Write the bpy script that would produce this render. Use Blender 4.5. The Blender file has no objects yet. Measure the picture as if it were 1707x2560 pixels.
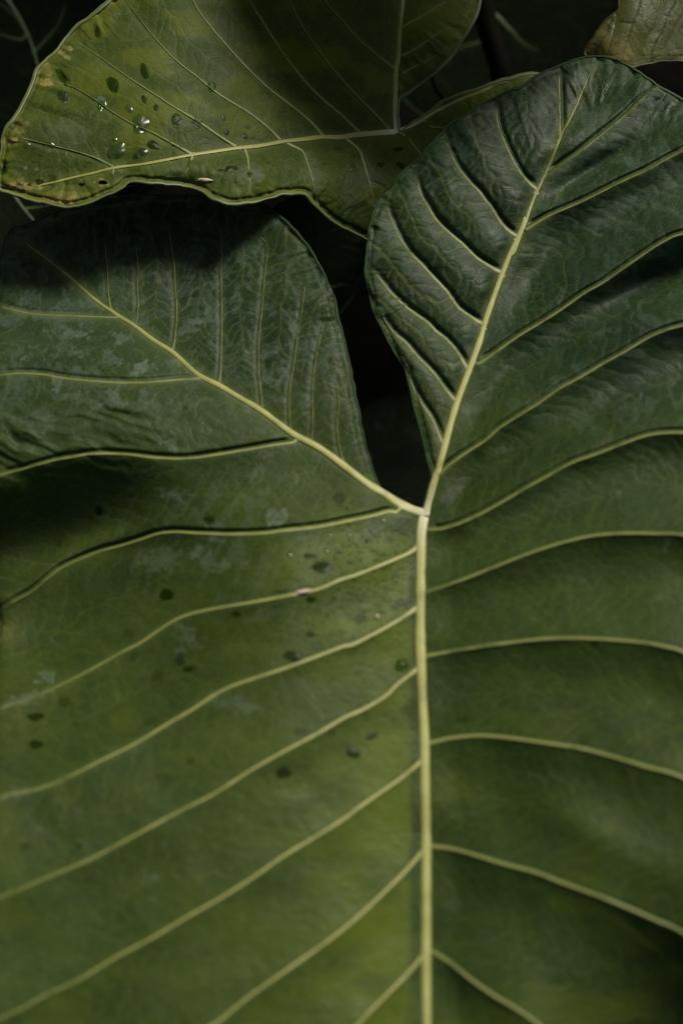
import bpy, math
import numpy as np

# ------------------------------------------------------------------ camera, world, sun, exposure
scene = bpy.context.scene
LEAF_Z = 0.62                     # height of the big leaf above the soil (m)
CAM = np.array([0.0, 0.0, LEAF_Z + 0.62])
PITCH = math.radians(60)          # camera looks 60 degrees down
TAN = 18.0 / 50.0                 # 50 mm lens on a 36 mm high frame
PX = 0.0002                       # metres covered by one photograph pixel at the leaf

cam_data = bpy.data.cameras.new('camera')
cam_data.sensor_fit = 'VERTICAL'
cam_data.sensor_height = 36.0
cam_data.sensor_width = 24.0
cam_data.lens = 50.0
cam_data.clip_start = 0.02
cam_data.clip_end = 200.0
cam_data.dof.use_dof = True
cam_data.dof.focus_distance = 0.83
cam_data.dof.aperture_fstop = 4.2
cam_data.dof.aperture_blades = 7
cam = bpy.data.objects.new('camera', cam_data)
cam.location = CAM
cam.rotation_euler = (math.radians(90) - PITCH, 0, 0)
scene.collection.objects.link(cam)
scene.camera = cam

SUN_EL, SUN_AZ = math.radians(44), math.radians(30)      # azimuth from +Y (away from camera) towards +X
SUN_DIR = np.array([math.sin(SUN_AZ) * math.cos(SUN_EL), math.cos(SUN_AZ) * math.cos(SUN_EL), math.sin(SUN_EL)])
world = bpy.data.worlds.new('World')
scene.world = world
world.use_nodes = True
wn = world.node_tree
sky = wn.nodes.new('ShaderNodeTexSky')
sky.sky_type = 'NISHITA'
sky.sun_disc = False
sky.sun_elevation = SUN_EL
sky.sun_rotation = SUN_AZ
sky.dust_density = 4.0
sky.ozone_density = 0.6
wn.links.new(sky.outputs[0], wn.nodes['Background'].inputs[0])
wn.nodes['Background'].inputs[1].default_value = 0.05

sun_data = bpy.data.lights.new('sun', 'SUN')
sun_data.energy = 3.6
sun_data.angle = math.radians(22)
sun_data.color = (1.0, 0.97, 0.88)
sun = bpy.data.objects.new('sun', sun_data)
from mathutils import Vector
sun.rotation_euler = Vector(-SUN_DIR).to_track_quat('-Z', 'Y').to_euler()
sun.location = (2, 2, 3)
scene.collection.objects.link(sun)

vs = scene.view_settings
vs.view_transform = 'Standard'
vs.look = 'None'
vs.gamma = 1.0
vs.exposure = -0.35
vs.use_curve_mapping = False
scene.cycles.filter_width = 1.1

# ------------------------------------------------------------------ geometry helpers
FWD = np.array([0, math.cos(PITCH), -math.sin(PITCH)])
UP = np.array([0, math.sin(PITCH), math.cos(PITCH)])
RIGHT = np.array([1.0, 0, 0])


def rays(px, py):
    u = (np.asarray(px, float) - 853.5) / 1280 * TAN
    v = -(np.asarray(py, float) - 1280) / 1280 * TAN
    return FWD + u[..., None] * RIGHT + v[..., None] * UP


class Plane:
    """The mean plane a leaf lies in; points are given by where they show and their height over the plane."""
    def __init__(self, p0, n):
        self.p0 = np.asarray(p0, float)
        self.n = np.asarray(n, float) / np.linalg.norm(n)

    def pos(self, px, py, h):
        d = rays(px, py)
        t = ((self.p0 - CAM) @ self.n + np.asarray(h, float)) / (d @ self.n)
        return CAM + d * t[..., None]


def vnoise(x, y, seed=0):
    xi, yi = np.floor(x).astype(np.int64), np.floor(y).astype(np.int64)
    xf, yf = x - xi, y - yi
    xf, yf = xf * xf * xf * (xf * (xf * 6 - 15) + 10), yf * yf * yf * (yf * (yf * 6 - 15) + 10)

    def hsh(a, b):
        n = (a * 374761393 + b * 668265263 + seed * 974711) & 0x7fffffff
        n = ((n ^ (n >> 13)) * 1274126177) & 0x7fffffff
        n = (n ^ (n >> 16)) & 0xffff
        return n / 32767.5 - 1
    a, b, c, d = hsh(xi, yi), hsh(xi + 1, yi), hsh(xi, yi + 1), hsh(xi + 1, yi + 1)
    return (a * (1 - xf) + b * xf) * (1 - yf) + (c * (1 - xf) + d * xf) * yf


def fbm(x, y, seed=0, octv=3):
    r, a = 0, 1.0
    for o in range(octv):
        r = r + a * vnoise(x * 2 ** o, y * 2 ** o, seed + o * 17)
        a *= 0.5
    return r


def sm(x):
    x = np.clip(x, 0, 1)
    return x * x * (3 - 2 * x)


def spline(pts, step=16.0, closed=False):
    """Centripetal-ish Catmull-Rom through the points, resampled evenly."""
    p = np.asarray(pts, float)
    if closed:
        p = np.vstack([p[-1], p, p[0], p[1]])
    else:
        p = np.vstack([2 * p[0] - p[1], p, 2 * p[-1] - p[-2]])
    out = []
    for i in range(1, len(p) - 2):
        a, b, c, d = p[i - 1], p[i], p[i + 1], p[i + 2]
        m = max(3, int(np.linalg.norm(c - b) / 6))
        t = np.linspace(0, 1, m, endpoint=False)[:, None]
        out.append(0.5 * (2 * b + (c - a) * t + (2 * a - 5 * b + 4 * c - d) * t ** 2 + (3 * b - a - 3 * c + d) * t ** 3))
    q = np.vstack(out + [p[-2][None]])
    s = np.concatenate([[0], np.cumsum(np.linalg.norm(np.diff(q, axis=0), axis=1))])
    n = max(3, int(s[-1] / step) + 1)
    si = np.linspace(0, s[-1], n)
    return np.stack([np.interp(si, s, q[:, 0]), np.interp(si, s, q[:, 1])], 1)


def edge_line(pts, step):
    p = spline(pts, step, True)
    x, y = p.T
    return p + np.stack([1.8 * fbm(x / 22, y / 22, 301, 2), 1.8 * fbm(x / 22, y / 22, 302, 2)], 1)


def grid_lines(lo, hi, flo, fhi, fine, coarse):
    a = np.arange(flo, lo, -coarse)[1:][::-1] if lo < flo else np.array([])
    if lo < flo:
        a = np.concatenate([[lo], a])
    b = np.arange(max(lo, flo), min(hi, fhi), fine)
    c = np.arange(fhi, hi, coarse) if hi > fhi else np.array([])
    return np.unique(np.concatenate([a, b, c, [hi]]))


def polyline_field(poly, xs, ys, R):
    """distance, side, arc length, nearest point of a polyline on the grid (within R)."""
    ny, nx = len(ys), len(xs)
    D = np.full((ny, nx), R, np.float32)
    Sg = np.zeros((ny, nx), np.float32)
    S = np.zeros((ny, nx), np.float32)
    NX = np.zeros((ny, nx), np.float32)
    NY = np.zeros((ny, nx), np.float32)
    s0 = 0.0
    for a, b in zip(poly[:-1], poly[1:]):
        L = math.hypot(*(b - a))
        if L < 1e-6:
            continue
        i0, i1 = np.searchsorted(xs, [min(a[0], b[0]) - R, max(a[0], b[0]) + R])
        j0, j1 = np.searchsorted(ys, [min(a[1], b[1]) - R, max(a[1], b[1]) + R])
        if i1 <= i0 or j1 <= j0:
            s0 += L
            continue
        gx, gy = xs[None, i0:i1] - a[0], ys[j0:j1, None] - a[1]
        ux, uy = (b - a) / L
        t = np.clip(gx * ux + gy * uy, 0, L)
        dx, dy = gx - t * ux, gy - t * uy
        d = np.hypot(dx, dy)
        sl = (slice(j0, j1), slice(i0, i1))
        m = d < D[sl]
        D[sl][m] = d[m]
        Sg[sl][m] = np.sign(ux * gy - uy * gx)[m]
        S[sl][m] = (s0 + t)[m]
        NX[sl][m] = (a[0] + t * ux)[m]
        NY[sl][m] = (a[1] + t * uy)[m]
        s0 += L
    return D, Sg, S, NX, NY


def inside(poly, xs, ys):
    par = np.zeros((len(ys), len(xs)), bool)
    for a, b in zip(poly, np.roll(poly, -1, 0)):
        if a[1] == b[1]:
            continue
        lo, hi = min(a[1], b[1]), max(a[1], b[1])
        j0, j1 = np.searchsorted(ys, [lo, hi])
        if j1 <= j0:
            continue
        xc = a[0] + (ys[j0:j1] - a[1]) * (b[0] - a[0]) / (b[1] - a[1])
        par[j0:j1] ^= xs[None, :] < xc[:, None]
    return par


def bilinear(F, xs, ys, x, y):
    x, y = np.clip(x, xs[0], xs[-1]), np.clip(y, ys[0], ys[-1])
    i = np.clip(np.searchsorted(xs, x) - 1, 0, len(xs) - 2)
    j = np.clip(np.searchsorted(ys, y) - 1, 0, len(ys) - 2)
    fx, fy = (x - xs[i]) / (xs[i + 1] - xs[i]), (y - ys[j]) / (ys[j + 1] - ys[j])
    return (F[j, i] * (1 - fx) + F[j, i + 1] * fx) * (1 - fy) + (F[j + 1, i] * (1 - fx) + F[j + 1, i + 1] * fx) * fy


def mesh_obj(name, co, faces, mat, parent=None, attrs=None, smooth=True):
    co = np.asarray(co, np.float32)
    if parent is not None:
        co = co - np.array(parent.location, np.float32)
    me = bpy.data.meshes.new(name)
    faces = np.asarray(faces, np.int32)
    n, k = faces.shape
    me.vertices.add(len(co))
    me.vertices.foreach_set('co', co.ravel())
    me.loops.add(n * k)
    me.loops.foreach_set('vertex_index', faces.ravel())
    me.polygons.add(n)
    me.polygons.foreach_set('loop_start', np.arange(n, dtype=np.int32) * k)
    me.polygons.foreach_set('use_smooth', np.full(n, smooth))
    for an, av in (attrs or {}).items():
        at = me.attributes.new(an, 'FLOAT', 'POINT')
        at.data.foreach_set('value', np.asarray(av, np.float32))
    me.update(calc_edges=True)
    me.validate()
    me.materials.append(mat)
    o = bpy.data.objects.new(name, me)
    scene.collection.objects.link(o)
    if parent is not None:
        o.parent = parent
    return o


def empty(name, loc, label, cat, group=None):
    o = bpy.data.objects.new(name, None)
    o.empty_display_size = 0.02
    o.location = [float(v) for v in loc]
    scene.collection.objects.link(o)
    tag(o, label, cat, group)
    return o


def tag(o, label, cat, group=None):
    o['label'] = label
    o['category'] = cat
    if group:
        o['group'] = group


def tube_world(path, radii, sides=10):
    """a capped tube through world points"""
    p = np.asarray(path, float)
    tn = np.gradient(p, axis=0)
    tn /= np.linalg.norm(tn, axis=1)[:, None]
    ref = np.array([0.3, 0.9, 0.25])
    a = np.cross(tn, ref)
    a /= np.linalg.norm(a, axis=1)[:, None]
    b = np.cross(tn, a)
    th = np.linspace(0, 2 * np.pi, sides, endpoint=False)
    r = np.asarray(radii, float)[:, None, None]
    co = p[:, None] + r * (np.cos(th)[None, :, None] * a[:, None] + np.sin(th)[None, :, None] * b[:, None])
    n = len(p)
    f = []
    for i in range(n - 1):
        for j in range(sides):
            k = (j + 1) % sides
            f.append((i * sides + j, i * sides + k, (i + 1) * sides + k, (i + 1) * sides + j))
    co = np.vstack([co.reshape(-1, 3), p[:1], p[-1:]])
    c0, c1 = n * sides, n * sides + 1
    for j in range(0, sides, 1):
        k = (j + 1) % sides
        f.append((c0, k, j, j))
        f.append((c1, (n - 1) * sides + j, (n - 1) * sides + k, (n - 1) * sides + k))
    f = [q for q in f]
    quads = [q for q in f if q[2] != q[3]]
    # caps as thin quads between neighbouring rim vertices and the centre
    for j in range(0, sides, 2):
        quads.append((c0, (j + 2) % sides, j + 1, j))
        quads.append((c1, (n - 1) * sides + j, (n - 1) * sides + j + 1, (n - 1) * sides + (j + 2) % sides))
    return co, quads


def bez(p0, p1, p2, p3, n=24):
    t = np.linspace(0, 1, n)[:, None]
    p0, p1, p2, p3 = map(lambda q: np.asarray(q, float), (p0, p1, p2, p3))
    return (1 - t) ** 3 * p0 + 3 * (1 - t) ** 2 * t * p1 + 3 * (1 - t) * t * t * p2 + t ** 3 * p3


# ------------------------------------------------------------------ materials
class NT:
    def __init__(self, name):
        self.m = bpy.data.materials.new(name)
        self.m.use_nodes = True
        self.t = self.m.node_tree
        self.bsdf = self.t.nodes['Principled BSDF']
        self.out = self.t.nodes['Material Output']

    def n(self, kind, **kw):
        o = self.t.nodes.new(kind)
        for k, v in kw.items():
            setattr(o, k, v)
        return o

    def l(self, a, b):
        self.t.links.new(a, b)

    def attr(self, name):
        return self.n('ShaderNodeAttribute', attribute_name=name).outputs['Fac']

    def math(self, op, a, b=None, clamp=False):
        o = self.n('ShaderNodeMath', operation=op, use_clamp=clamp)
        for i, v in enumerate((a, b)):
            if v is None:
                continue
            if isinstance(v, (int, float)):
                o.inputs[i].default_value = v
            else:
                self.l(v, o.inputs[i])
        return o.outputs[0]

    def mix(self, f, a, b):
        o = self.n('ShaderNodeMix', data_type='RGBA')
        for s, v in ((o.inputs['Factor'], f), (o.inputs[6], a), (o.inputs[7], b)):
            if isinstance(v, (int, float)):
                s.default_value = v
            elif isinstance(v, tuple):
                s.default_value = (*v, 1)
            else:
                self.l(v, s)
        return o.outputs[2]

    def noise(self, scale, detail=3, rough=0.55, vec=None, dist=0.0):
        o = self.n('ShaderNodeTexNoise')
        o.inputs['Scale'].default_value = scale
        o.inputs['Detail'].default_value = detail
        o.inputs['Roughness'].default_value = rough
        o.inputs['Distortion'].default_value = dist
        if vec is not None:
            self.l(vec, o.inputs['Vector'])
        return o.outputs['Fac']

    def ramp(self, f, a, b, lo=0.0, hi=1.0):
        o = self.n('ShaderNodeMapRange', interpolation_type='SMOOTHSTEP')
        o.inputs['From Min'].default_value = a
        o.inputs['From Max'].default_value = b
        o.inputs['To Min'].default_value = lo
        o.inputs['To Max'].default_value = hi
        self.l(f, o.inputs['Value'])
        return o.outputs[0]


def leaf_material(name, dark, light, translucent=0.15, rough=0.46, spec=0.125, bloom=0.14, trans_col=(0.10, 0.16, 0.02), dark_veins=False):
    k = NT(name)
    obj = k.n('ShaderNodeTexCoord').outputs['Object']
    big = k.noise(14, 3, 0.6, obj)
    mid = k.noise(60, 4, 0.65, obj, 0.6)
    fine = k.noise(620, 4, 0.75, obj)
    f = k.math('ADD', k.math('MULTIPLY', k.ramp(big, .35, .68), .6), k.math('MULTIPLY', k.ramp(mid, .3, .7), .4))
    col = k.mix(f, dark, light)
    col = k.mix(k.math('MULTIPLY', k.ramp(fine, .42, .68), .34), col, (light[0] * 1.5, light[1] * 1.35, light[2] * 1.3))
    # cooler, darker lobes: shade and sky sheen painted into the colour
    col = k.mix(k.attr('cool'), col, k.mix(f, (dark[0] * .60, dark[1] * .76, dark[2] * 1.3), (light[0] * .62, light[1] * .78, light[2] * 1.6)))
    # yellow flush between the veins, also painting the left half as lit
    col = k.mix(k.math('MULTIPLY', k.attr('warm'), 1.0), col, (light[0] * 2.3, light[1] * 1.85, light[2] * 1.0))
    # fine network of veinlets
    wv = k.n('ShaderNodeVectorMath', operation='ADD')
    nz = k.n('ShaderNodeTexNoise')
    nz.inputs['Scale'].default_value = 90
    k.l(obj, nz.inputs['Vector'])
    sc3 = k.n('ShaderNodeVectorMath', operation='SCALE')
    sc3.inputs['Scale'].default_value = 0.012
    k.l(nz.outputs['Color'], sc3.inputs[0])
    k.l(obj, wv.inputs[0])
    k.l(sc3.outputs[0], wv.inputs[1])
    net = k.n('ShaderNodeTexVoronoi', feature='DISTANCE_TO_EDGE')
    net.inputs['Scale'].default_value = 150
    k.l(wv.outputs[0], net.inputs['Vector'])
    nf = k.math('MULTIPLY', k.ramp(net.outputs['Distance'], 0.0, 0.10, 1.0, 0.0), k.ramp(k.noise(25, 2, .5, obj), .35, .65, 0.04, .30))
    col = k.mix(nf, col, (light[0] * 2.0, light[1] * 1.8, light[2] * 1.6))
    vein = (0.012, 0.015, 0.005) if dark_veins else (0.20, 0.21, 0.055)
    col = k.mix(k.math('MULTIPLY', k.attr('tert'), 0.85 if dark_veins else 0.44), col, vein)
    col = k.mix(k.math('MULTIPLY', k.attr('halo'), 0.6), col, (0.15, 0.175, 0.045))
    col = k.mix(k.attr('yellow'), col, (0.44, 0.36, 0.10))
    # waxy whitish bloom and dried water marks
    bl = k.math('MULTIPLY', k.ramp(k.noise(32, 5, 0.7, obj, 1.2), .44, .72), bloom * 0.30)
    st = k.math('MULTIPLY', k.attr('stain'), k.ramp(k.noise(230, 4, 0.7, obj, 0.8), .30, .62, 0.35, 1.0))
    st = k.math('MAXIMUM', st, bl, True)
    col = k.mix(k.math('MULTIPLY', st, 0.8), col, (0.22, 0.285, 0.215))
    col = k.mix(k.attr('brown'), col, (0.03, 0.013, 0.010))
    col = k.mix(k.attr('wet'), col, (light[0] * 0.48, light[1] * 0.52, light[2] * 0.12))
    k.l(col, k.bsdf.inputs['Base Color'])
    r = k.math('ADD', k.ramp(k.noise(45, 4, 0.65, obj, 0.5), .3, .7, rough - 0.07, rough + 0.10), k.math('MULTIPLY', st, 0.15))
    k.l(r, k.bsdf.inputs['Roughness'])
    k.l(k.math('ADD', spec, k.math('MULTIPLY', k.attr('cool'), .04)), k.bsdf.inputs['Specular IOR Level'])
    bmp = k.n('ShaderNodeBump')
    bmp.inputs['Strength'].default_value = 0.16
    bmp.inputs['Distance'].default_value = 0.0012
    vor = k.n('ShaderNodeTexVoronoi', feature='DISTANCE_TO_EDGE')
    vor.inputs['Scale'].default_value = 260
    k.l(obj, vor.inputs['Vector'])
    hgt = k.math('ADD', k.math('MULTIPLY', k.ramp(net.outputs['Distance'], 0, .12), .5), k.math('MULTIPLY', k.noise(150, 4, .6, obj), .8))
    k.l(hgt, bmp.inputs['Height'])
    k.l(bmp.outputs[0], k.bsdf.inputs['Normal'])
    tr = k.n('ShaderNodeBsdfTranslucent')
    tc = k.mix(k.attr('yellow'), trans_col, (0.6, 0.45, 0.08))
    tc = k.mix(k.math('MULTIPLY', k.attr('tert'), 0.6), tc, (0.02, 0.02, 0.004))
    k.l(tc, tr.inputs['Color'])
    ms = k.n('ShaderNodeMixShader')
    ms.inputs[0].default_value = translucent
    k.l(k.bsdf.outputs[0], ms.inputs[1])
    k.l(tr.outputs[0], ms.inputs[2])
    k.l(ms.outputs[0], k.out.inputs['Surface'])
    return k.m


def vein_material(name, cream, green, rough=0.42, spec=0.3):
    k = NT(name)
    obj = k.n('ShaderNodeTexCoord').outputs['Object']
    f = k.math('ADD', k.attr('fade'), k.math('MULTIPLY', k.ramp(k.noise(70, 3, .6, obj), .45, .75), .35), True)
    col = k.mix(f, cream, green)
    col = k.mix(k.attr('pale'), col, (0.80, 0.76, 0.55))
    col = k.mix(k.math('MULTIPLY', k.ramp(k.noise(900, 2, .6, obj), .5, .8), .25), col, (cream[0] * .5, cream[1] * .5, cream[2] * .35))
    k.l(col, k.bsdf.inputs['Base Color'])
    k.bsdf.inputs['Roughness'].default_value = rough
    k.bsdf.inputs['Specular IOR Level'].default_value = spec
    b = k.n('ShaderNodeBump')
    b.inputs['Strength'].default_value = 0.25
    b.inputs['Distance'].default_value = 0.0006
    k.l(k.noise(380, 3, .6, obj), b.inputs['Height'])
    k.l(b.outputs[0], k.bsdf.inputs['Normal'])
    return k.m


def plain_material(name, a, b, scale=60, rough=0.6, spec=0.3):
    k = NT(name)
    obj = k.n('ShaderNodeTexCoord').outputs['Object']
    k.l(k.mix(k.ramp(k.noise(scale, 4, .6, obj), .35, .7), a, b), k.bsdf.inputs['Base Color'])
    k.bsdf.inputs['Roughness'].default_value = rough
    k.bsdf.inputs['Specular IOR Level'].default_value = spec
    bm = k.n('ShaderNodeBump')
    bm.inputs['Strength'].default_value = 0.4
    bm.inputs['Distance'].default_value = 0.002
    k.l(k.noise(scale * 3, 4, .6, obj), bm.inputs['Height'])
    k.l(bm.outputs[0], k.bsdf.inputs['Normal'])
    return k.m


def water_material(name, tint, refl, rough):
    """clear water lying on the leaf: lets the wet leaf show through, with a weak mirror on top"""
    k = NT(name)
    tr = k.n('ShaderNodeBsdfTransparent')
    tr.inputs['Color'].default_value = (*tint, 1)
    gl = k.n('ShaderNodeBsdfGlossy')
    gl.inputs['Roughness'].default_value = rough
    ms = k.n('ShaderNodeMixShader')
    ms.inputs[0].default_value = refl
    k.l(tr.outputs[0], ms.inputs[1])
    k.l(gl.outputs[0], ms.inputs[2])
    k.l(ms.outputs[0], k.out.inputs['Surface'])
    return k.m


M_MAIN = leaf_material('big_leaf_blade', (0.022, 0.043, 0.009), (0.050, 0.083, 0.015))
M_UPPER = leaf_material('spotted_leaf_blade', (0.038, 0.063, 0.010), (0.074, 0.106, 0.015), bloom=0.12, spec=.08)
M_TAN = leaf_material('ageing_leaf_blade', (0.060, 0.082, 0.017), (0.135, 0.160, 0.036), spec=.25, translucent=0.40, trans_col=(0.42, 0.34, 0.08), dark_veins=True)
M_DEEP = leaf_material('deep_shade_leaf_blade', (0.004, 0.007, 0.003), (0.008, 0.012, 0.005), bloom=0.0, rough=0.7, spec=.05)  # almost black base colour stands in for the deep shade
M_DARK = leaf_material('shaded_leaf_blade', (0.007, 0.013, 0.006), (0.014, 0.023, 0.009), bloom=0.05, rough=0.6, spec=.03)  # blade colour darkened to put the shade behind into it
V_MAIN = vein_material('big_leaf_vein', (0.50, 0.49, 0.155), (0.095, 0.135, 0.030))
V_UPPER = vein_material('spotted_leaf_vein', (0.36, 0.36, 0.085), (0.10, 0.135, 0.03))
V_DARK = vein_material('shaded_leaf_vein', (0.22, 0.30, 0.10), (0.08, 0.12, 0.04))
V_TAN = vein_material('ageing_leaf_vein', (0.05, 0.05, 0.018), (0.10, 0.095, 0.035))
E_MAIN = vein_material('big_leaf_margin', (0.050, 0.085, 0.030), (0.024, 0.046, 0.016), .6, .1)
E_UPPER = vein_material('spotted_leaf_margin', (0.19, 0.21, 0.07), (0.12, 0.15, 0.05))
M_STEM = plain_material('leaf_stalk', (0.05, 0.075, 0.025), (0.09, 0.12, 0.04), 40, 0.45, 0.4)
M_DEAD = plain_material('dry_stem', (0.005, 0.005, 0.003), (0.010, 0.009, 0.005), 90, 0.8, 0.05)
M_BROWN = plain_material('dry_stem_tip', (0.30, 0.17, 0.10), (0.55, 0.42, 0.32), 300, 0.6)
M_PETAL = plain_material('dry_petal', (0.60, 0.46, 0.38), (0.78, 0.66, 0.56), 250, 0.6)
M_SOIL = plain_material('soil', (0.004, 0.004, 0.0025), (0.009, 0.008, 0.005), 30, 0.95, 0.02)
M_WATER = water_material('water', (0.74, 0.82, 0.58), 0.05, 0.20)
M_FILM = water_material('thin_water_film', (0.60, 0.70, 0.42), 0.006, 0.25)

# ------------------------------------------------------------------ leaf builder
CROPS = {1: (0, 0, .5485), 2: (850, 0, .54656), 3: (0, 500, .5485), 4: (850, 500, .54656), 5: (0, 1100, .5485), 6: (850, 1100, .54656),
         7: (0, 1740, .5485), 8: (850, 1740, .54656), 0: (0, 0, 1.0),
         11: (950, 0, .2551), 12: (780, 560, .3146), 13: (0, 0, .2551), 14: (1400, 0, .1958), 15: (150, 420, .38265), 16: (900, 1150, .19133), 17: (650, 1250, .28699)}


def T(spec):
    """'6: 1,2 3,4 / 4: 5,6' -> photograph pixels; every number names the enlargement the points were read from"""
    out = []
    for chunk in spec.split('/'):
        c, pts = chunk.split(':')
        ox, oy, s = CROPS[int(c)]
        for q in pts.split():
            x, y = q.split(',')
            out.append((ox + float(x) * s, oy + float(y) * s))
    return np.array(out)


class Leaf:
    pass


def build_leaf(name, label, group, plane, outline, groups, ribs, relief, mats, fine_box, fine, coarse, regions=None,
               edge=dict(curl=10, curl_w=16, wr=0, wr_w=70, wr_p=14), tert=dict(sp=34, depth=1.2, w=3.2), margin=(4.5, True),
               holes=(), attr_fn=None, seed=0, root_px=None, rib_valley=None):
    """outline: pixel polygon; groups: dict name -> list of (polyline, w0, w1) ordered fans; ribs: list of (polyline, w0, w1)"""
    mat, vmat, emat = mats
    L = Leaf()
    ol = edge_line(outline, 7.0)
    lo, hi = ol.min(0) - 12, ol.max(0) + 12
    xs = grid_lines(lo[0], hi[0], fine_box[0], fine_box[1], fine, coarse)
    ys = grid_lines(lo[1], hi[1], fine_box[2], fine_box[3], fine, coarse)
    X, Y = np.meshgrid(xs, ys)
    ins = inside(ol, xs, ys)
    dE, _, sE, eX, eY = polyline_field(np.vstack([ol, ol[:1]]), xs, ys, 260.0)
    H = relief(X, Y).astype(np.float32)
    # valley along the main ribs
    dR = np.full(X.shape, 600.0, np.float32)
    for pl, w0, w1 in ribs:
        d = polyline_field(spline(pl, 20), xs, ys, 600.0)[0]
        dR = np.minimum(dR, d)
    halo = np.exp(-np.maximum(dR - 9, 0) / 7.0) * (0.8 if mat not in (M_DARK, M_DEEP) else 0.0)
    tertA = np.zeros(X.shape, np.float32)
    warpx = fbm(X / 55, Y / 55, seed + 3, 2)
    for gi, (gname, gd) in enumerate(groups.items()):
        reg = regions[gname](xs, ys, X, Y) if regions else np.ones(X.shape, bool)
        V, A = gd['valley'] if 'valley' in gd else (0, 100)
        veins = [spline(v[0], 18) for v in gd['veins']]
        n = len(veins)
        R = 330.0
        dA = np.full(X.shape, 1e3, np.float32)
        dB = np.full(X.shape, 1e3, np.float32)
        iA = np.full(X.shape, -1, np.int16)
        sN = np.zeros(X.shape, np.float32)
        dN = np.full(X.shape, 1e3, np.float32)
        aN = np.zeros(X.shape, np.float32)
        gv = np.zeros(X.shape, np.float32)
        for i, pl in enumerate(veins):
            other = veins[i + 1] if i + 1 < n else veins[i - 1]
            q = other[len(other) // 3]
            k = np.argmin(np.hypot(*(pl - q).T))
            k = min(max(k, 1), len(pl) - 2)
            tg = pl[k + 1] - pl[k - 1]
            sg = np.sign(tg[0] * (q - pl[k])[1] - tg[1] * (q - pl[k])[0])
            if i + 1 >= n:
                sg = -sg
            d, s, ar, _, _ = polyline_field(pl, xs, ys, R)
            side = s * sg
            gl_ = gd.get('groove', 0)
            gv_i = gl_[min(i, len(gl_) - 1)] if isinstance(gl_, list) else gl_
            m = (side > 0) & (d < dA) & (d < R)
            dA[m], iA[m] = d[m], i
            m = (side <= 0) & (d < dB) & (d < R)
            dB[m] = d[m]
            m = d < dN
            dN[m], sN[m], aN[m] = d[m], ar[m], i
            tot = np.linalg.norm(np.diff(pl, axis=0), axis=1).sum()
            fade = sm((tot - ar) / (0.25 * tot)) * 0.75 + 0.25
            g = np.exp(-((d - gd.get('goff', 6)) / gd.get('gw', 5)) ** 2) * (side <= 0) * gv_i * fade * sm((ar - 4) / 25)
            # the swell on which the vein sits
            g = g - gd.get('swell', 0) * np.exp(-(d / 13) ** 2) * fade
            gv = np.where(np.abs(g) > np.abs(gv), g, gv)
            halo = np.where(reg, np.maximum(halo, np.exp(-np.maximum(d - 3, 0) / 6.0) * fade * gd.get('halo', .8)), halo)
        dA = np.where(dA > 900, np.minimum(dE + 5, 300), dA)
        dB = np.where(dB > 900, np.minimum(dE + 5, 300), dB)
        w = np.minimum(dA + dB, 320)
        t = dA / (dA + dB + 1e-3)
        amps = np.array(gd['amp'], np.float32)
        amp = amps[np.clip(iA + 1, 0, len(amps) - 1)]
        if 'ampfn' in gd:
            amp = gd['ampfn'](X, Y, iA, amp)
        skew = gd.get('skew', 0.3)
        tc = np.clip(t, 0, 1)
        prof = np.sin(np.pi * tc) * (1 + skew * np.cos(np.pi * tc))
        win = sm(dR / gd.get('win', 90))
        h = V * (1 - np.exp(-dR / A)) + amp * w * prof * win - gv
        # tertiary veins, arching away from the lateral ones towards the margin
        sp = gd.get('tsp', tert['sp'])
        ph = (sN - 0.75 * dN - 0.0012 * dN ** 2 + 22 * warpx + aN * 11.3) / sp
        fr = np.abs(ph - np.round(ph)) * sp
        idx = np.round(ph)
        rnd = 0.5 + 0.5 * vnoise(idx * 3.7 + 0.5, aN * 5.1 + 0.5, seed + 5)
        tline = np.exp(-(fr / tert['w']) ** 2) * rnd * sm((dN - 3) / 8) * sm((dR - 8) / 20)
        mid = np.exp(-(np.abs(dA - dB + 14 * warpx) / 4.5) ** 2) * gd.get('midline', 0.5) * sm(dR / 120 - .4)
        tl = np.maximum(tline, mid)
        tamp = gd.get('tdepth', tert['depth'])
        if 'tfn' in gd:
            tamp = tamp * gd['tfn'](X, Y)
        # pillow between tertiary veins
        pil = np.cos(2 * np.pi * ph) * 0.5
        h = h - tl * tamp * 1.2 - pil * tamp * gd.get('pillow', .5) * win
        H = np.where(reg, H + h, H)
        tertA = np.where(reg, np.maximum(tertA, tl * gd.get('tcol', 1.0)), tertA)
    # undulation, edge wrinkles and the rolled margin
    H += 3.0 * fbm(X / 150, Y / 150, seed + 11, 2) + 0.35 * fbm(X / 26, Y / 26, seed + 12, 2)
    if edge.get('wr', 0):
        wv = vnoise(sE / edge['wr_p'] + 0.8 * warpx, dE / 90.0, seed + 21) + 0.5 * vnoise(sE / edge['wr_p'] * 2.1 + warpx, dE / 50.0, seed + 22)
        zone = edge['zone'](X, Y) if 'zone' in edge else 1.0
        H += edge['wr'] * wv * np.exp(-dE / edge['wr_w']) * sm(dE / 14) * zone
    H -= edge['curl'] * np.exp(-dE / edge['curl_w'])
    # a crease just inside the rolled margin
    H -= edge.get('crease', 3) * np.exp(-((dE - 11) / 4.0) ** 2)
    L.xs, L.ys, L.H, L.plane = xs, ys, H, plane
    A = dict(halo=halo, tert=tertA)
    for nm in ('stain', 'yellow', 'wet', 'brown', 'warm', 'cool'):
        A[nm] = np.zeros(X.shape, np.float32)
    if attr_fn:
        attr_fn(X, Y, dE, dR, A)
    # ------- blade mesh: grid cells inside the outline, border vertices pulled onto it
    PXg, PYg = X.copy(), Y.copy()
    out = ~ins & (dE < 259)
    PXg[out], PYg[out] = eX[out], eY[out]
    keepv = ins.copy()
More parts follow.
